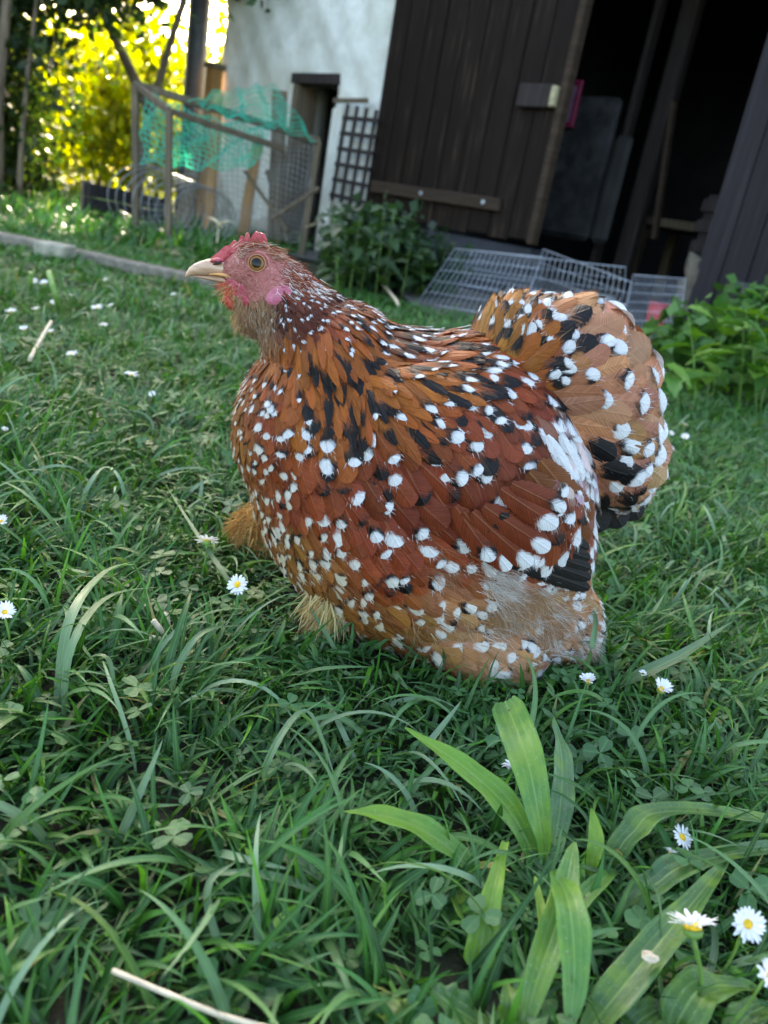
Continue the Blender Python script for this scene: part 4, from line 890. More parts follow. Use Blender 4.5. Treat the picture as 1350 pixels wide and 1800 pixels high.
# x, y, direction (0 right, 90 down), length px, width px, colour, p(white), p(black), white size, black size, cream
CT = [(430, 440, 60, 14, 5, RU, .35, 0, .2, 0, .2), (480, 435, 35, 18, 6, RU, .4, 0, .22, 0, .2), (520, 465, 40, 26, 8, RU, .55, .1, .3, .1, .1), (545, 500, 45, 34, 10, RU, .6, .2, .3, .2, 0), (585, 515, 42, 40, 13, DK, .5, .4, .3, .3, 0),
      (425, 560, 105, 24, 7, TA, .5, 0, .4, 0, .8), (455, 575, 95, 24, 7, (.26, .16, .10), .3, 0, .3, 0, .5), (500, 560, 70, 30, 10, DK, .35, .2, .25, .2, 0), (540, 560, 65, 34, 12, DK, .35, .2, .25, .2, 0), (590, 570, 55, 45, 15, RU, .55, .5, .28, .4, 0),
      (430, 620, 100, 40, 15, RU, .6, .1, .25, .1, .5), (500, 630, 90, 70, 22, OR, .25, .6, .16, .4, .1), (560, 650, 78, 90, 24, OR, .25, .7, .16, .45, 0), (610, 620, 62, 90, 24, OR, .3, .8, .18, .5, 0), (650, 600, 45, 90, 24, OR, .55, .95, .22, .6, 0),
      (700, 600, 30, 90, 26, DK, .6, .95, .24, .6, 0), (690, 660, 45, 100, 28, OR, .55, .9, .24, .55, 0), (760, 600, 18, 90, 28, RU, .5, .8, .24, .45, 0), (620, 700, 72, 100, 26, OR, .3, .8, .18, .42, 0), (700, 720, 45, 100, 30, OR, .3, .7, .2, .42, 0),
      (790, 660, 25, 90, 30, OR, .5, .85, .26, .5, 0), (860, 690, 38, 80, 34, RU, .65, .8, .3, .42, 0), (910, 730, 50, 70, 36, CH, .6, .5, .3, .36, 0), (780, 740, 42, 90, 34, RU, .55, .6, .28, .42, 0),
      (415, 700, 95, 46, 20, CG, .5, .1, .26, .1, .6), (415, 790, 82, 50, 20, CG, .6, .1, .26, .1, .7), (470, 720, 95, 62, 30, RU, .55, .25, .26, .3, .3), (530, 740, 90, 80, 40, OR, .55, .6, .24, .38, 0), (590, 770, 82, 84, 46, OR, .6, .7, .26, .4, 0), (470, 810, 88, 56, 28, RU, .75, .2, .3, .25, .6),
      (560, 830, 82, 80, 50, RU, .6, .35, .24, .25, .1), (650, 800, 68, 80, 46, CH, .75, .5, .26, .34, 0), (720, 860, 50, 100, 66, CH, .5, .15, .2, .15, 0), (650, 880, 65, 80, 50, CH, .75, .35, .26, .26, 0), (800, 790, 50, 76, 46, CH, .65, .5, .3, .35, 0), (880, 800, 58, 76, 46, CH, .75, .5, .28, .3, 0),
      (950, 790, 60, 74, 44, CH, .7, .4, .3, .3, 0), (1012, 798, 72, 80, 38, (.50, .44, .42), 1, .2, .5, .3, 0), (1000, 880, 85, 70, 46, CH, .85, .35, .34, .3, 0), (870, 880, 60, 78, 46, CH, .85, .5, .28, .3, 0), (930, 900, 68, 76, 46, CH, .9, .4, .3, .3, 0), (780, 890, 48, 110, 66, CH, .25, .1, .2, .1, 0),
      (440, 880, 80, 54, 26, CG, .6, .15, .28, .1, .8), (500, 880, 72, 60, 32, RU, .85, .25, .32, .2, .7), (510, 960, 66, 60, 30, CG, .8, .25, .34, .2, .9), (580, 930, 66, 70, 40, RU, .7, .2, .28, .2, .5), (690, 950, 58, 78, 50, CH, .6, .4, .26, .28, 0), (570, 1010, 60, 70, 36, CG, .8, .1, .34, .15, .9),
      (650, 1010, 55, 76, 46, RU, .75, .3, .3, .25, .4), (760, 980, 45, 84, 50, RU, .75, .35, .3, .25, .1), (840, 960, 45, 80, 46, RU, .75, .4, .3, .3, 0), (900, 970, 62, 84, 50, CH, .9, .1, .34, .1, 0), (960, 950, 78, 86, 54, CH, .9, .05, .34, 0, 0),
      (620, 1080, 52, 66, 36, CG, .5, .05, .3, .1, .9), (690, 1090, 42, 76, 42, CG, .75, .05, .32, .1, .8), (770, 1080, 36, 80, 46, TA, .75, .15, .32, .15, .4), (740, 1150, 30, 70, 40, CG, .75, .05, .34, .1, .8), (830, 1140, 25, 76, 44, TA, .85, .05, .36, .1, .6),
      (900, 1160, 18, 70, 40, TA, .8, .1, .4, .1, .3), (870, 1060, 20, 70, 36, TA, .25, .05, .3, .1, .2), (960, 1100, 15, 60, 32, TA, .4, .1, .4, .1, .1), (1010, 1110, 20, 54, 30, TA, .8, .1, .5, .1, 0)]
CTT = [(845, 600, -75, 80, 26, GO, .35, .6, .25, .4, .2), (880, 560, -62, 80, 30, GO, .45, .6, .3, .4, .1), (930, 545, -45, 90, 42, OR, .55, .5, .3, .4, 0), (880, 640, -50, 70, 24, GO, .45, .8, .35, .5, .1), (940, 610, -30, 76, 36, OR, .75, .85, .36, .5, 0),
       (950, 680, -12, 80, 34, OR, .8, .9, .36, .55, 0), (900, 720, 5, 70, 26, BR, .5, .9, .3, .6, .2), (1000, 570, -40, 110, 62, BU, .5, .35, .24, .3, 0), (1060, 570, -42, 120, 86, BU, .5, .2, .18, .22, 0), (1010, 630, -15, 90, 46, BU, .8, .8, .36, .45, 0), (1090, 630, -25, 120, 86, BU, .45, .2, .16, .2, 0),
       (1140, 650, -10, 120, 90, BU, .4, .2, .15, .2, 0), (1060, 690, 0, 120, 72, BU, .5, .25, .22, .3, 0), (1000, 720, 8, 110, 50, BU, .6, .85, .34, .55, 0), (1060, 770, 20, 100, 54, BU, .75, .8, .32, .5, 0), (1150, 750, 20, 120, 90, BU, .3, .25, .16, .22, 0), (980, 790, 25, 90, 40, BR, .5, .8, .32, .5, .2),
       (1090, 830, 38, 90, 54, BU, .7, .6, .3, .4, 0), (1150, 840, 50, 100, 80, (.34, .22, .14), .3, .3, .16, .25, 0), (1050, 870, 55, 80, 48, BU, .9, .85, .32, .5, 0), (1110, 900, 60, 70, 50, BU, .9, .6, .3, .4, 0)]
def ctrl(tab):
    xy = np.array([t[:2] for t in tab], float); q = np.array([[math.cos(math.radians(t[2])), math.sin(math.radians(t[2])), t[3], t[4], *t[5], *t[6:]] for t in tab]); return xy, q
def lookup(tabs, p):
    xy, q = tabs; d = ((xy-p)**2).sum(1); i = np.argpartition(d, 3)[:3]; w_ = 1/(d[i]+60)**1.3; w_ /= w_.sum(); return (q[i]*w_[:, None]).sum(0)
def width_prof(v_, kind):
    if kind == 0: return math.sqrt(max(0, 1-((.60-v_)/.62)**2)) if v_ < .6 else max(0, 1-((v_-.6)/.40)**2.6)**.5   # broad, round tip
    return (max(v_, .02)**.55*(1-v_)**.62*1.9)**.9                                                                    # long hackle
FRINGE = []
class Feathers:
    def __init__(s): s.V = []; s.F = []; s.uv = []; s.c = []; s.p = []; s.n = 0
    def add(s, root, d, nr, L, W, col, pat, kind=0, tree=None, l0=.0008, l1=.0045, free=.25, nv=11, curve=0., droop=0.):
        us = (-1, -.5, 0, .5, 1); d = np.asarray(d, float); nr = np.asarray(nr, float); side = np.cross(d, nr); b = s.n
        for j in range(nv):
            v_ = 1-(1-j/(nv-1))**1.75; vv = v_*.992+.006; wv = width_prof(vv, kind); wv = max(wv, .03); c = root+d*L*v_+side*(curve*L*v_*v_)-nr*(droop*L*v_*v_)
            for u_ in us:
                uu = u_*wv; p = c+side*uu*W/2; off = l0+(l1-l0)*v_-.17*uu*uu*W
                if tree is not None:
                    loc, nn, _, dd = tree.find_nearest(Vector(p))
                    if loc is not None:
                        snap = np.array(loc)+np.array(nn)*off; fr = free*v_*v_; p2 = p+nr*off; p = snap*(1-fr)+p2*fr
                else: p = p+nr*off
                s.V.append(np.asarray(p)); s.uv.append((uu, vv, u_))
        s.n = b+nv*5
        if tree is not None and root[1] < Y0+.02:
            nh = 15 if W > .012 else 8
            for _h in range(nh):
                j = nv-1-min(int(abs(random.gauss(0, 3.2))), nv-4); k = random.choice((0, 1, 3, 4)) if j < nv-1 else random.randint(0, 4); q0 = s.V[b+j*5+k]
                v0 = s.uv[b+j*5+k][1]; sg = us[k]
                if pat[0] > 0 and v0 > 1-pat[0]*1.2: hc = (np.array((.64, .64, .66))*(1-pat[3])+np.array((.55, .45, .25))*pat[3])*random.uniform(.8, 1.05)
                elif pat[1] > 0 and v0 > 1-pat[1]: hc = np.array((.008, .007, .008))
                else: hc = np.array(col)*random.uniform(.9, 1.5)
                dr = d*random.uniform(.7, 1.1)+side*sg*random.uniform(.1, .5)+nr*random.uniform(0, .22)+RNG.normal(size=3)*.12
                FRINGE.append((q0-d*.001, dr/np.linalg.norm(dr), random.uniform(.0018, .0042)*(1.2 if W > .015 else .8), hc))
        for j in range(nv-1):
            for k in range(4): a = b+j*5+k; s.F.append((a, a+1, a+6, a+5))
        s.c += [(*col, 1)]*(nv*5); s.p += [pat]*(nv*5)
    def build(s, name, parent, stuff=True):
        o = link(name, mesh_np(name, s.V, s.F, True, {'fcol': s.c, 'fpat': s.p, 'fuv': s.uv}), MAT['feather'], parent)
        if stuff: tag(o, kind='stuff')
        return o
def sample_surface(bm, n):
    bmesh.ops.triangulate(bm, faces=bm.faces[:]); T = np.array([[v.co for v in f.verts] for f in bm.faces]); cr = np.cross(T[:, 1]-T[:, 0], T[:, 2]-T[:, 0]); ar = np.linalg.norm(cr, axis=1); N_ = cr/ar[:, None]
    i = RNG.choice(len(T), n, p=ar/ar.sum()); a, b = RNG.random(n), RNG.random(n); m = a+b > 1; a[m] = 1-a[m]; b[m] = 1-b[m]
    return T[i, 0]+a[:, None]*(T[i, 1]-T[i, 0])+b[:, None]*(T[i, 2]-T[i, 0]), N_[i]
FACE = lambda x, y: ((x-445)/72)**2+((y-484)/50)**2 < 1 or (x < 420 and y < 520)
def tract(bm, tree, other, tab, n, dens, sets, chooser, l1=.0045, free=.25):
    tabs = ctrl(tab); P, N_ = sample_surface(bm, n); cell = {}; cs = .012
    for p, nr in zip(P, N_):
        if p[2] < .004: continue
        far_ = p[1] > Y0+.015; pm = p.copy()
        if far_ : pm[1] = 2*Y0-p[1]
        x, y = proj(pm)
        if FACE(x, y) and tab is CT: continue
        q = lookup(tabs, np.array([x, y])); L, W = q[2]*MPX, q[3]*MPX; r = W*dens*(1.5 if far_ else 1)
        key = (int(p[0]/cs), int(p[1]/cs), int(p[2]/cs)); ok = True
        for dx in (-1, 0, 1):
            for dy in (-1, 0, 1):
                for dz in (-1, 0, 1):
                    for o_ in cell.get((key[0]+dx, key[1]+dy, key[2]+dz), ()):
                        if ((o_-p)**2).sum() < r*r: ok = False; break
                    if not ok: break
                if not ok: break
            if not ok: break
        if not ok: continue
        cell.setdefault(key, []).append(p)
        if inside_solid(other, p): continue
        c2 = q[0]/math.hypot(q[0], q[1]), q[1]/math.hypot(q[0], q[1]); j = random.gauss(0, .13); cj, sj = math.cos(j), math.sin(j); c2 = (c2[0]*cj-c2[1]*sj, c2[0]*sj+c2[1]*cj)
        d = c2[0]*cX-c2[1]*cY
        if far_: d = d*[1, -1, 1]
        d = d-nr*(d@nr)
        if np.linalg.norm(d) < .25: d = d+np.array([0, 0, -.4]); d = d-nr*(d@nr)
        d /= np.linalg.norm(d); sc = random.uniform(.85, 1.15)
        base = q[4:7]*1.1*random.uniform(.72, 1.28)*np.array([1, random.uniform(.88, 1.12), random.uniform(.8, 1.2)])
        pW, pB, sW, sB, cr = q[7:12]
        hasw = random.random() < pW*(.70 if tab is CT else .95); sw = min(sW, .38)*random.uniform(.4, 1.15)*(.85 if tab is CT else .62) if hasw else 0
        sb = sB*random.uniform(.5, 1.1) if random.random() < pB*(.55 if tab is CT else .6) else (.0 if not hasw else max(0, sw*1.0 if random.random() < .5*pB+.35 else 0))
        if hasw and sb > 0: sb = max(sb, sw*1.3+.03)
        kind = 1 if L/W > 2.7 and sW < 99 else 0
        sets[chooser(x, y)].add(p-d*L*.45, d, nr, L*sc, W*sc, base.clip(0, 1), (sw*(1.15 if kind == 0 else 1.), sb*(1 if kind == 0 else 1.15), random.random(), cr*random.uniform(.6, 1.)), kind, tree, .0006+random.uniform(0, .0008), (l1+random.uniform(-.0012, .0018))*min(1, L/.03), free, 11, random.uniform(-.1, .1))
SF = {k: Feathers() for k in ('head_feathers', 'hackle_feathers', 'breast_feathers', 'wing_feathers', 'belly_feathers')}
def chooser(x, y):
    if x < 560 and y < 600: return 'head_feathers'
    if y < 760-(x-600)*.1 and x < 800: return 'hackle_feathers'
    if x > 650+(y-760)*.3 and y < 1000: return 'wing_feathers'
    return 'belly_feathers' if y > 960 else 'breast_feathers'
tract(bmB, TB, TT, CT, 52000, .43, SF, chooser)
for k, v_ in SF.items(): v_.build(k, hen)
ST = {'t': Feathers()}
tract(bmT, TT, TB, CTT, 16000, .37, ST, lambda x, y: 't', .007, .5)
ST['t'].build('tail_covert_feathers', hen)
# ---- larger quills placed one by one
def quill(name, x0, y0, x1, y1, wpx, dy0, dy1, col, pat, kind=0, label=None, curve=0., tilt=0., surf=None):
    a = HP(x0, y0, dy0); b = HP(x1, y1, dy1)
    if surf is not None:
        la = hit(x0, y0)[0]; lb = hit(x1, y1)[0]; f0 = np.array(la)-B([0, 0, H]) if la is not None else None
        if la is not None: a = B([0, 0, H])+f0*(1-surf/np.linalg.norm(f0))
        if lb is not None: f1 = np.array(lb)-B([0, 0, H]); b = B([0, 0, H])+f1*(1-surf*1.2/np.linalg.norm(f1))
        else: b = HP(x1, y1, (a[1]-Y0)*.6)
    d = b-a; L = np.linalg.norm(d); d /= L; nr = np.array([0, -1., .25+tilt]); nr = nr-d*(nr@d); nr /= np.linalg.norm(nr)
    f_ = Feathers(); f_.add(a, d, nr, L, wpx*MPX, col, pat, kind, None, 0, 0, 0, 14, curve, .08)
    o = f_.build(name, hen, False)
    if label: o['label'] = label
BK = (.010, .0095, .010)
for i, (x0, y0, x1, y1, wd) in enumerate(((1010, 800, 1062, 938, 84), (1030, 800, 1098, 930, 84), (1050, 800, 1128, 915, 80), (1040, 790, 1142, 885, 74), (1000, 800, 1045, 930, 70))):
    quill('tail_feather', x0, y0, x1, y1, wd, .004+i*.004, .0+i*.005, BK, (0, 0, random.random(), 0), 0, 'black feather under the tail')
for i, (x0, y0, x1, y1, wd) in enumerate(((845, 975, 1042, 1062, 40), (850, 960, 1047, 1048, 42), (855, 945, 1049, 1030, 42), (860, 930, 1049, 1012, 42), (870, 920, 1048, 994, 42), (880, 905, 1046, 975, 42))):
    quill('wing_quill', x0, y0, x1, y1, wd, 0, 0, BK, (0, 0, random.random(), 0), 0, 'black flight feather of the folded wing', -.02, 0., .0115+i*.0005)
for i, (x0, y0, x1, y1, wd, c, pt) in enumerate(((930, 830, 1042, 962, 66, (.13, .042, .015), (0, 0, .3, 0)), (950, 810, 1048, 925, 60, (.17, .055, .02), (0, 0, .6, 0)),
                                               (850, 890, 972, 972, 54, CH, (.26, 0, .4, 0)), (830, 900, 940, 1000, 54, CH, (.24, 0, .5, 0)), (815, 900, 900, 1008, 50, CH, (.22, 0, .9, 0)), (880, 860, 985, 930, 50, CH, (.3, 0, .15, 0)), (800, 890, 870, 990, 50, CH, (.24, .3, .25, 0)), (900, 850, 1000, 900, 44, CH, (.3, .3, .65, 0)))):
    quill('wing_quill', x0, y0, x1, y1, wd, 0, 0, c, pt, 0, None, 0., 0., .0150+i*.0004)
for i, (x0, y0, x1, y1, wd) in enumerate(((880, 700, 880, 532, 64), (900, 700, 925, 514, 70), (930, 700, 968, 512, 84), (950, 700, 1010, 520, 80), (970, 700, 1042, 518, 110), (990, 710, 1085, 545, 110), (1000, 720, 1128, 590, 112), (1010, 740, 1155, 650, 112), (1010, 760, 1170, 720, 112), (1010, 780, 1172, 790, 112), (1010, 800, 1163, 850, 104), (1010, 810, 1140, 895, 96))):
    quill('tail_feather', x0, y0, x1, y1, wd, .012, .018+.004*(i % 2), np.array(BU)*random.uniform(.8, 1.1), (.10, .13, random.random(), 0), 0, None, random.uniform(-.04, .04))
for (x0, y0, x1, y1, wd) in ((962, 765, 1008, 845, 26), (985, 765, 1028, 848, 28)):
    quill('white_feather', x0, y0, x1, y1, wd, -.055, -.058, WH, (0, 0, random.random(), 0), 0, 'large white feather where the wing meets the tail', 0., 0., .012)
# ---- down and bristles
class Hairs:
    def __init__(s): s.V = []; s.F = []; s.c = []
    def add(s, pts, wd, col):
        pts = np.asarray(pts); n = len(pts); view = pts[0]-np.array([0, 0, H]); sd = np.cross(pts[-1]-pts[0], view); sd = sd/(np.linalg.norm(sd)+1e-9)
        sd = sd+RNG.normal(size=3)*.3; b = len(s.V)
        for i, p in enumerate(pts):
            w_ = wd*(1-.85*i/(n-1))/2; s.V += [p-sd*w_, p+sd*w_]; s.c += [(*col, 1)]*2
        for i in range(n-1): s.F.append((b+2*i, b+2*i+1, b+2*i+3, b+2*i+2))
    def build(s, name, parent): return tag(link(name, mesh_np(name, s.V, s.F, True, {'fcol': s.c}), MAT['down'], parent), kind='stuff')
def fluff(hs, n, region, ang, spread, Lpx, wd, cols, lift=.5, tree=None, curl=.2, bunch=30, avoid=None):
    """n hairs in bunches rooted on the body where the photo pixel lies in region(x,y)"""
    for _ in range(max(1, n//bunch)):
        for _t in range(40):
            x = random.uniform(region[0], region[2]); y = random.uniform(region[1], region[3])
            if avoid and (x-avoid[0])**2+(y-avoid[1])**2 < avoid[2]**2: continue
            loc, nr = hit(x, y, tree)
            if loc is not None: break
        else: continue
        loc = np.array(loc); nr = np.array(nr); a0 = ang(x, y) if callable(ang) else ang; a0 += random.gauss(0, spread); cb = np.array(random.choice(cols)); lf = lift*random.uniform(.6, 1.3)
        for k in range(bunch):
            a = math.radians(a0+random.gauss(0, 16)); d = math.cos(a)*cX-math.sin(a)*cY; d = d-nr*(d@nr)*.8; d /= np.linalg.norm(d)+1e-9
            L = Lpx*MPX*random.uniform(.5, 1.2); p0 = loc+RNG.normal(size=3)*.0025; e = d+nr*lf*random.uniform(.5, 1.4); e /= np.linalg.norm(e); dr = np.array([0, 0, -1.])*curl+RNG.normal(size=3)*.15
            hs.add([p0+e*L*t+dr*L*t*t*.5 for t in (0, .33, .66, 1)], wd*random.uniform(.7, 1.3), (cb*random.uniform(.75, 1.2)).clip(0, 1))
WT, TN = (.56, .52, .48), (.34, .19, .10)
hs = Hairs()
fluff(hs, 3400, (850, 1020, 980, 1110), 28, 24, 44, .00036, [WT, TN, TN, (.30, .16, .08), (.42, .28, .17)], .3, None, .5, 40)
fluff(hs, 900, (838, 1000, 890, 1050), 0, 40, 40, .00034, [WT, WT, (.42, .34, .3)], .45, None, .5, 40)
fluff(hs, 900, (960, 1070, 1040, 1150), 25, 30, 34, .0004, [WT, WT, TN], .5, None, .5, 30)
fluff(hs, 700, (740, 960, 880, 1010), 20, 20, 34, .0003, [(.26, .09, .035), (.33, .16, .08)], .35, None, .3, 30)
fluff(hs, 900, (600, 1080, 960, 1200), 45, 20, 26, .0004, [(.28, .14, .04), TN, (.42, .32, .18)], .3, None, .4, 30)
hs.build('rump_down', hen)
hf = Hairs()
for (q0, dr, L, hc) in FRINGE:
    bn = RNG.normal(size=3)*.15; hf.add([q0, q0+dr*L*.5, q0+(dr+bn)*L], .00034, hc)
hf.build('feather_fringe', hen)
# loose barbs over the whole plumage soften the feather edges
hs = Hairs(); tb = ctrl(CT)
def flow(x, y): q = lookup(tb, np.array([x, y])); return math.degrees(math.atan2(q[1], q[0]))
fluff(hs, 3600, (400, 560, 1050, 1150), flow, 12, 20, .0003, [(.2, .06, .02), (.17, .045, .015), (.26, .1, .04)], .12, None, .1, 7)
fluff(hs, 500, (840, 530, 960, 700), -50, 15, 40, .0004, [(.5, .3, .1), GO], .12, TT, 0, 7)
hs.build('loose_barbs', hen)
hs = Hairs()
fluff(hs, 700, (392, 520, 430, 640), 112, 14, 14, .0005, [(.45, .32, .15), (.36, .2, .1)], .4, None, .1, 6)
fluff(hs, 1300, (418, 540, 490, 620), 95, 16, 13, .0004, [(.20, .10, .06), (.26, .14, .08), (.36, .24, .13)], .2, None, .1, 6)
fluff(hs, 420, (385, 500, 412, 545), 135, 18, 20, .0004, [(.6, .42, .2), (.6, .1, .05)], .5, None, .1, 6)
fluff(hs, 900, (420, 430, 520, 455), 30, 14, 16, .0004, [(.36, .13, .06), (.5, .36, .3), RU], .25, None, 0, 6, (452, 463, 27))
fluff(hs, 900, (400, 445, 520, 540), 50, 40, 5.5, .00020, [(.36, .14, .12), (.28, .10, .08), (.42, .24, .2)], .4, None, 0, 5, (452, 463, 27))
fluff(hs, 500, (490, 455, 560, 520), 40, 14, 24, .0004, [(.66, .6, .56), RU, RU], .2, None, 0, 6)
hs.build('face_bristles', hen)
# feathered feet
hs = Hairs()
def tuft(x, y, dy, n, Lpx, a0, sp, cols, wd=.0008):
    c = HP(x, y, dy)
    for _ in range(n):
        a = math.radians(a0+random.gauss(0, sp)); d = math.cos(a)*cX-math.sin(a)*cY+np.array([0, random.uniform(-.5, .5), 0]); L = Lpx*MPX*random.uniform(.4, 1.15)
        p0 = c+RNG.normal(size=3)*.006; hs.add([p0+d*L*t+np.array([0, 0, -.25])*L*t*t for t in (0, .35, .7, 1)], wd, np.array(random.choice(cols))*random.uniform(.7, 1.2))
FG = [(.50, .25, .06), (.42, .20, .05), (.60, .40, .14), (.40, .17, .04)]
tuft(446, 915, .07, 800, 40, 130, 45, FG); tuft(470, 958, .07, 800, 46, 75, 35, FG); tuft(434, 928, .07, 450, 34, 140, 40, FG)
tuft(585, 1048, -.05, 500, 58, 100, 18, [(.62, .5, .25), (.5, .36, .12)], .001); tuft(572, 1052, -.05, 300, 46, 135, 22, [(.62, .5, .25), (.5, .3, .1)], .001)
hs.build('foot_down', hen)
for (x0, y0, x1, y1) in ((450, 900, 470, 990), (440, 905, 425, 965), (585, 1040, 590, 1098), (575, 1040, 552, 1085)):
    quill('foot_feather', x0, y0, x1, y1, 22, .08 if x0 < 500 else -.035, .08 if x0 < 500 else -.04, (.5, .27, .07), (.2, 0, .4, .9))
# ---- toes on the ground
for (cx_, cy_) in ((-.095, .695), (-.015, .59)):
    for a in (2.6, 3.1, 3.6):
        bm = bmesh.new(); tube(bm, [B([cx_, cy_, .012]), B([cx_+.02*math.cos(a), cy_+.02*math.sin(a), .010]), B([cx_+.036*math.cos(a), cy_+.036*math.sin(a), .004])], [.005, .004, .0015], 7); link('toe', bm_mesh('toe', bm), MAT['beak'], hen)
MAT['skin_pink'] = comb_mat('eye_ring_skin', (.38, .09, .085), (.46, .15, .13))
# ---- head parts
def plate(name, pts, y, th, mat, inset=.25, bend=0.):
    P = [HP(px_, q, y) for px_, q in pts]; n = len(P); c = sum(P)/n; bm = bmesh.new()
    mid = [bm.verts.new(Vector(p)) for p in P]; f_ = [bm.verts.new(Vector(p+(c-p)*inset*.35+B([0, -th, 0]))) for p in P]; k = [bm.verts.new(Vector(p+(c-p)*inset*.35+B([0, th, 0]))) for p in P]
    for i in range(n):
        j = (i+1) % n; bm.faces.new((mid[i], mid[j], f_[j], f_[i])); bm.faces.new((mid[j], mid[i], k[i], k[j]))
    for ring in (f_, k):
        es = [bm.edges.get((ring[i], ring[(i+1) % n])) for i in range(n)]; bmesh.ops.triangle_fill(bm, edges=es, use_beauty=True)
    bmesh.ops.recalc_face_normals(bm, faces=bm.faces[:])
    return link(name, bm_mesh(name, bm), mat, hen, True)
comb = [(366, 462), (372, 452), (384, 443), (394, 433), (403, 431), (411, 422), (415, 424), (414, 438), (419, 426), (424, 414), (427, 415), (429, 426), (433, 410), (437, 409), (440, 424), (446, 411), (451, 406), (454, 409), (453, 418), (458, 408), (465, 411), (470, 421), (470, 434), (455, 444), (432, 447), (410, 455), (392, 465), (376, 466)]
plate('comb', comb, 0, .0018, MAT['comb'], .1)
plate('comb_lobe', [(446, 440), (448, 424), (452, 407), (456, 410), (458, 424), (463, 414), (467, 418), (468, 432), (460, 442)], .005, .0014, MAT['comb'], .1)
def lump(name, x, y, rx, ry, ang, th, mat, push=.0, rough=.0, tree=None):
    loc, nr = hit(x, y); 
    if loc is None: loc, nr = Vector(HP(x, y, -.014)), Vector((0, -1, 0))
    loc = np.array(loc); nr = np.array(nr); a = math.radians(ang); ex = math.cos(a)*cX-math.sin(a)*cY; ex = ex-nr*(ex@nr); ex /= np.linalg.norm(ex); ey = np.cross(nr, ex)
    bm = bmesh.new(); bmesh.ops.create_icosphere(bm, subdivisions=4, radius=1.)
    for v in bm.verts:
        q = np.array(v.co); k = 1+rough*math.sin(q[0]*9+q[1]*5)*math.cos(q[1]*11)
        v.co = Vector(loc+nr*(push+q[2]*th*k)+ex*q[0]*rx*MPX+ey*q[1]*ry*MPX)
    o = link(name, bm_mesh(name, bm), mat, hen, True)
    bm2 = bmesh.new(); bm2.from_mesh(o.data)
    for v in bm2.verts: v.co.y = 2*Y0-v.co.y
    bmesh.ops.reverse_faces(bm2, faces=bm2.faces[:]); link(name, bm_mesh(name, bm2), mat, hen, True)
    return o
lump('wattle', 418, 514, 27, 16, 42, .0013, MAT['wattle'], .0002, .2)
lump('wattle_fold', 430, 527, 16, 9, 15, .002, MAT['wattle'], .0012, .1)
lump('throat_skin', 403, 533, 6, 13, -25, .002, MAT['redskin'], -.001, .1)
lump('earlobe', 490, 519, 22, 14, -28, .0014, MAT['lobe'], .0002, .2)
# beak
def beak(name, path, mat, dy=0.):
    bm = bmesh.new(); tube(bm, [HP(x, y, dy) for x, y, _, _ in path], [(b, a) for _, _, a, b in path], 14); 
    return link(name, bm_mesh(name, bm), mat, hen)
def horn(name, rows, mat):
    """rows: x, ytop, ybottom, half width (m)"""
    bm = bmesh.new(); rings = []
    for (x, xb, yt, yb, hw) in rows:
        t_, b_ = HP(x, yt), HP(xb, yb); c = (t_+b_)/2; hh = (t_-b_)/2; ring = []
        for a in np.linspace(0, 2*math.pi, 16, endpoint=False): ring.append(bm.verts.new(Vector(c+hh*math.cos(a)+B([0, hw*math.sin(a)*(1 if math.cos(a) < .3 else .92), 0]))))
        rings.append(ring)
    for r1, r2 in zip(rings, rings[1:]):
        for k in range(16): bm.faces.new((r1[k], r1[(k+1) % 16], r2[(k+1) % 16], r2[k]))
    bm.faces.new(rings[0]); bm.faces.new(rings[-1][::-1]); bmesh.ops.recalc_face_normals(bm, faces=bm.faces[:])
    return link(name, bm_mesh(name, bm), mat, hen, True)
ub = horn('upper_beak', [(410, 412, 460, 489, .0085), (395, 396, 457, 487, .0078), (380, 382, 455, 486, .0070), (366, 368, 455, 485, .0060), (352, 354, 459, 484, .0048), (341, 343, 464, 484, .0038), (333, 335, 470, 485, .0028), (328, 330, 478, 487, .0018), (325.5, 327, 485, 488.5, .0008)], MAT['beak'])
horn('lower_beak', [(414, 412, 483, 502, .0078), (395, 394, 484, 499, .0068), (378, 377, 484, 495, .0056), (362, 361, 484, 491, .0042), (348, 347, 484, 488, .0026), (340, 340, 484, 486, .0012)], MAT['beak'])
for sgn in (-1, 1):
    bm = bmesh.new(); tube(bm, [HP(x, y, sgn*d_) for x, y, d_ in ((368, 482, .0062), (385, 482, .0080), (402, 485, .0094), (414, 489, .0112), (423, 494, .0132))], [.0006, .0012, .0015, .0018, .001], 8); link('gape', bm_mesh('gape', bm), MAT['gape'], hen)
    bm = bmesh.new(); tube(bm, [HP(x, y, sgn*d_) for x, y, d_ in ((375, 464.5, .0062), (382, 463, .0074), (389, 461.5, .0084))], [.0005, .0011, .0006], 8); link('nostril', bm_mesh('nostril', bm), MAT['nostril'], ub)
    bm = bmesh.new(); tube(bm, [HP(x, y, sgn*d_) for x, y, d_ in ((370, 459, .0052), (382, 457, .0066), (394, 458, .0080))], [.001, .0018, .001], 8); link('cere', bm_mesh('cere', bm), MAT['wattle'], ub)
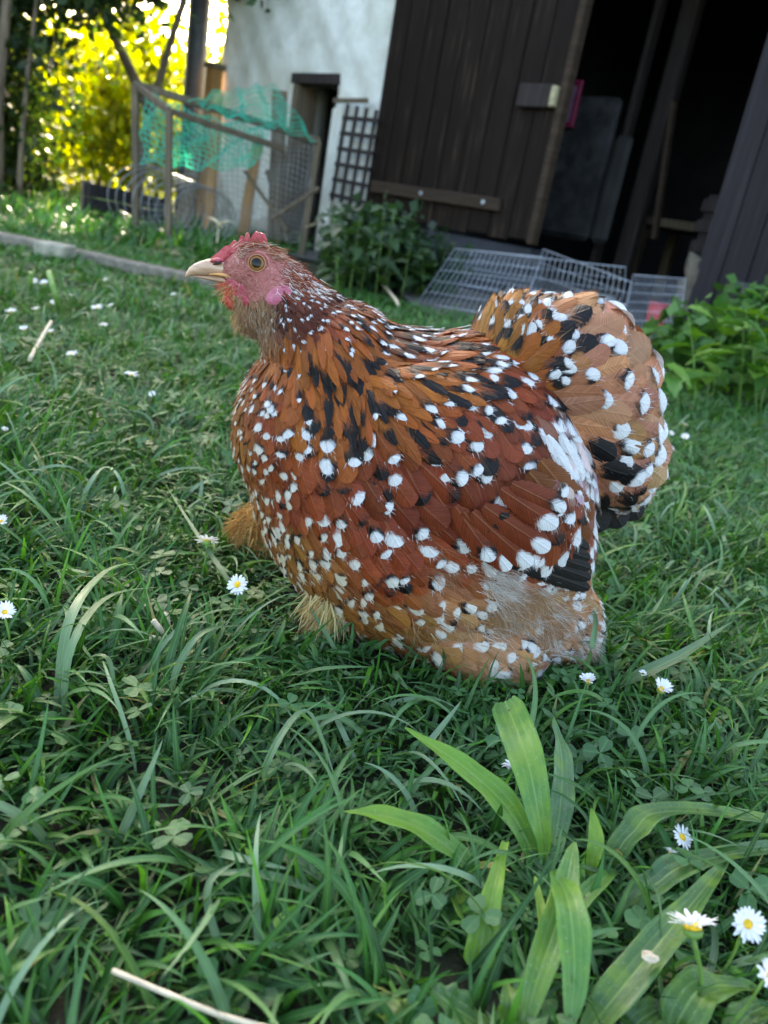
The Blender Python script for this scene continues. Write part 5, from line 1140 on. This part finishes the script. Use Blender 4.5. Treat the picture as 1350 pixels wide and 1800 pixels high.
# eyes
g = NT('eye_iris'); r_ = g.attr('uvv').outputs['Vector']; rad, an, _ = g.xyz(r_); n = g.noise(g.vec(g.ma('MULTIPLY', g.ma('SINE', an), 6.), g.ma('MULTIPLY', g.ma('COSINE', an), 6.), rad), 2., 3)
c = g.mix(g.ramp(rad, .64, .70), (.004, .004, .005), (.20, .085, .018)); c = g.mix(g.ramp(rad, .74, .84, 0, .7), c, (.36, .17, .05)); c = g.mix(g.ma('MULTIPLY', g.ramp(n, .4, .6, 0, .4), g.ramp(rad, .5, .6)), c, (.2, .09, .03)); c = g.mix(g.ramp(rad, .88, .95), c, (.015, .01, .01))
MAT['iris'] = g.done(g.bsdf(c, .07, .22))
loc, nr = hit(452, 463); loc = np.array(loc); nr = np.array(nr)*.5+B([-.05, -1, .05])*.8; nr /= np.linalg.norm(nr)
for sgn in (0, 1):
    ex = np.cross(nr, (0, 0, 1.)); ex /= np.linalg.norm(ex); ey = np.cross(ex, nr); R = 12.5*MPX
    V = []; uv = []
    for i in range(13):
        rr = i/12
        for k in range(28):
            a = 2*math.pi*k/28; V.append(loc+ex*math.cos(a)*rr*R+ey*math.sin(a)*rr*R*.94+nr*(R*.36*math.sqrt(max(0, 1-rr*rr*.98))+.0006)); uv.append((rr, a, 0))
    V = np.array(V); Fq = [(i*28+k, i*28+(k+1) % 28, (i+1)*28+(k+1) % 28, (i+1)*28+k) for i in range(12) for k in range(28)]
    ring = [loc+ex*math.cos(a)*R*1.12+ey*math.sin(a)*R*1.05+nr*.0012 for a in np.linspace(0, 2*math.pi, 33)]
    ring2 = [loc+ex*math.cos(a)*R*1.5+ey*math.sin(a)*R*1.38-nr*.0006 for a in np.linspace(0, 2*math.pi, 33)]
    if sgn: V[:, 1] = 2*Y0-V[:, 1]; ring = [r*B([1, -1, 1])+B([0, 2*Y0, 0]) for r in ring]; ring2 = [r*B([1, -1, 1])+B([0, 2*Y0, 0]) for r in ring2]; Fq = [f_[::-1] for f_ in Fq]
    ey_o = link('eye', mesh_np('eye', V, Fq, True, {'uvv': uv}), MAT['iris'], hen)
    bm = bmesh.new(); tube(bm, ring, .0007, 8, False); link('eyelid', bm_mesh('eyelid', bm), MAT['lid'], ey_o)
    bm = bmesh.new(); tube(bm, ring2, .0008, 8, False); link('eye_ring', bm_mesh('eye_ring', bm), MAT['skin_pink'], ey_o)
bmB.free(); bmT.free()
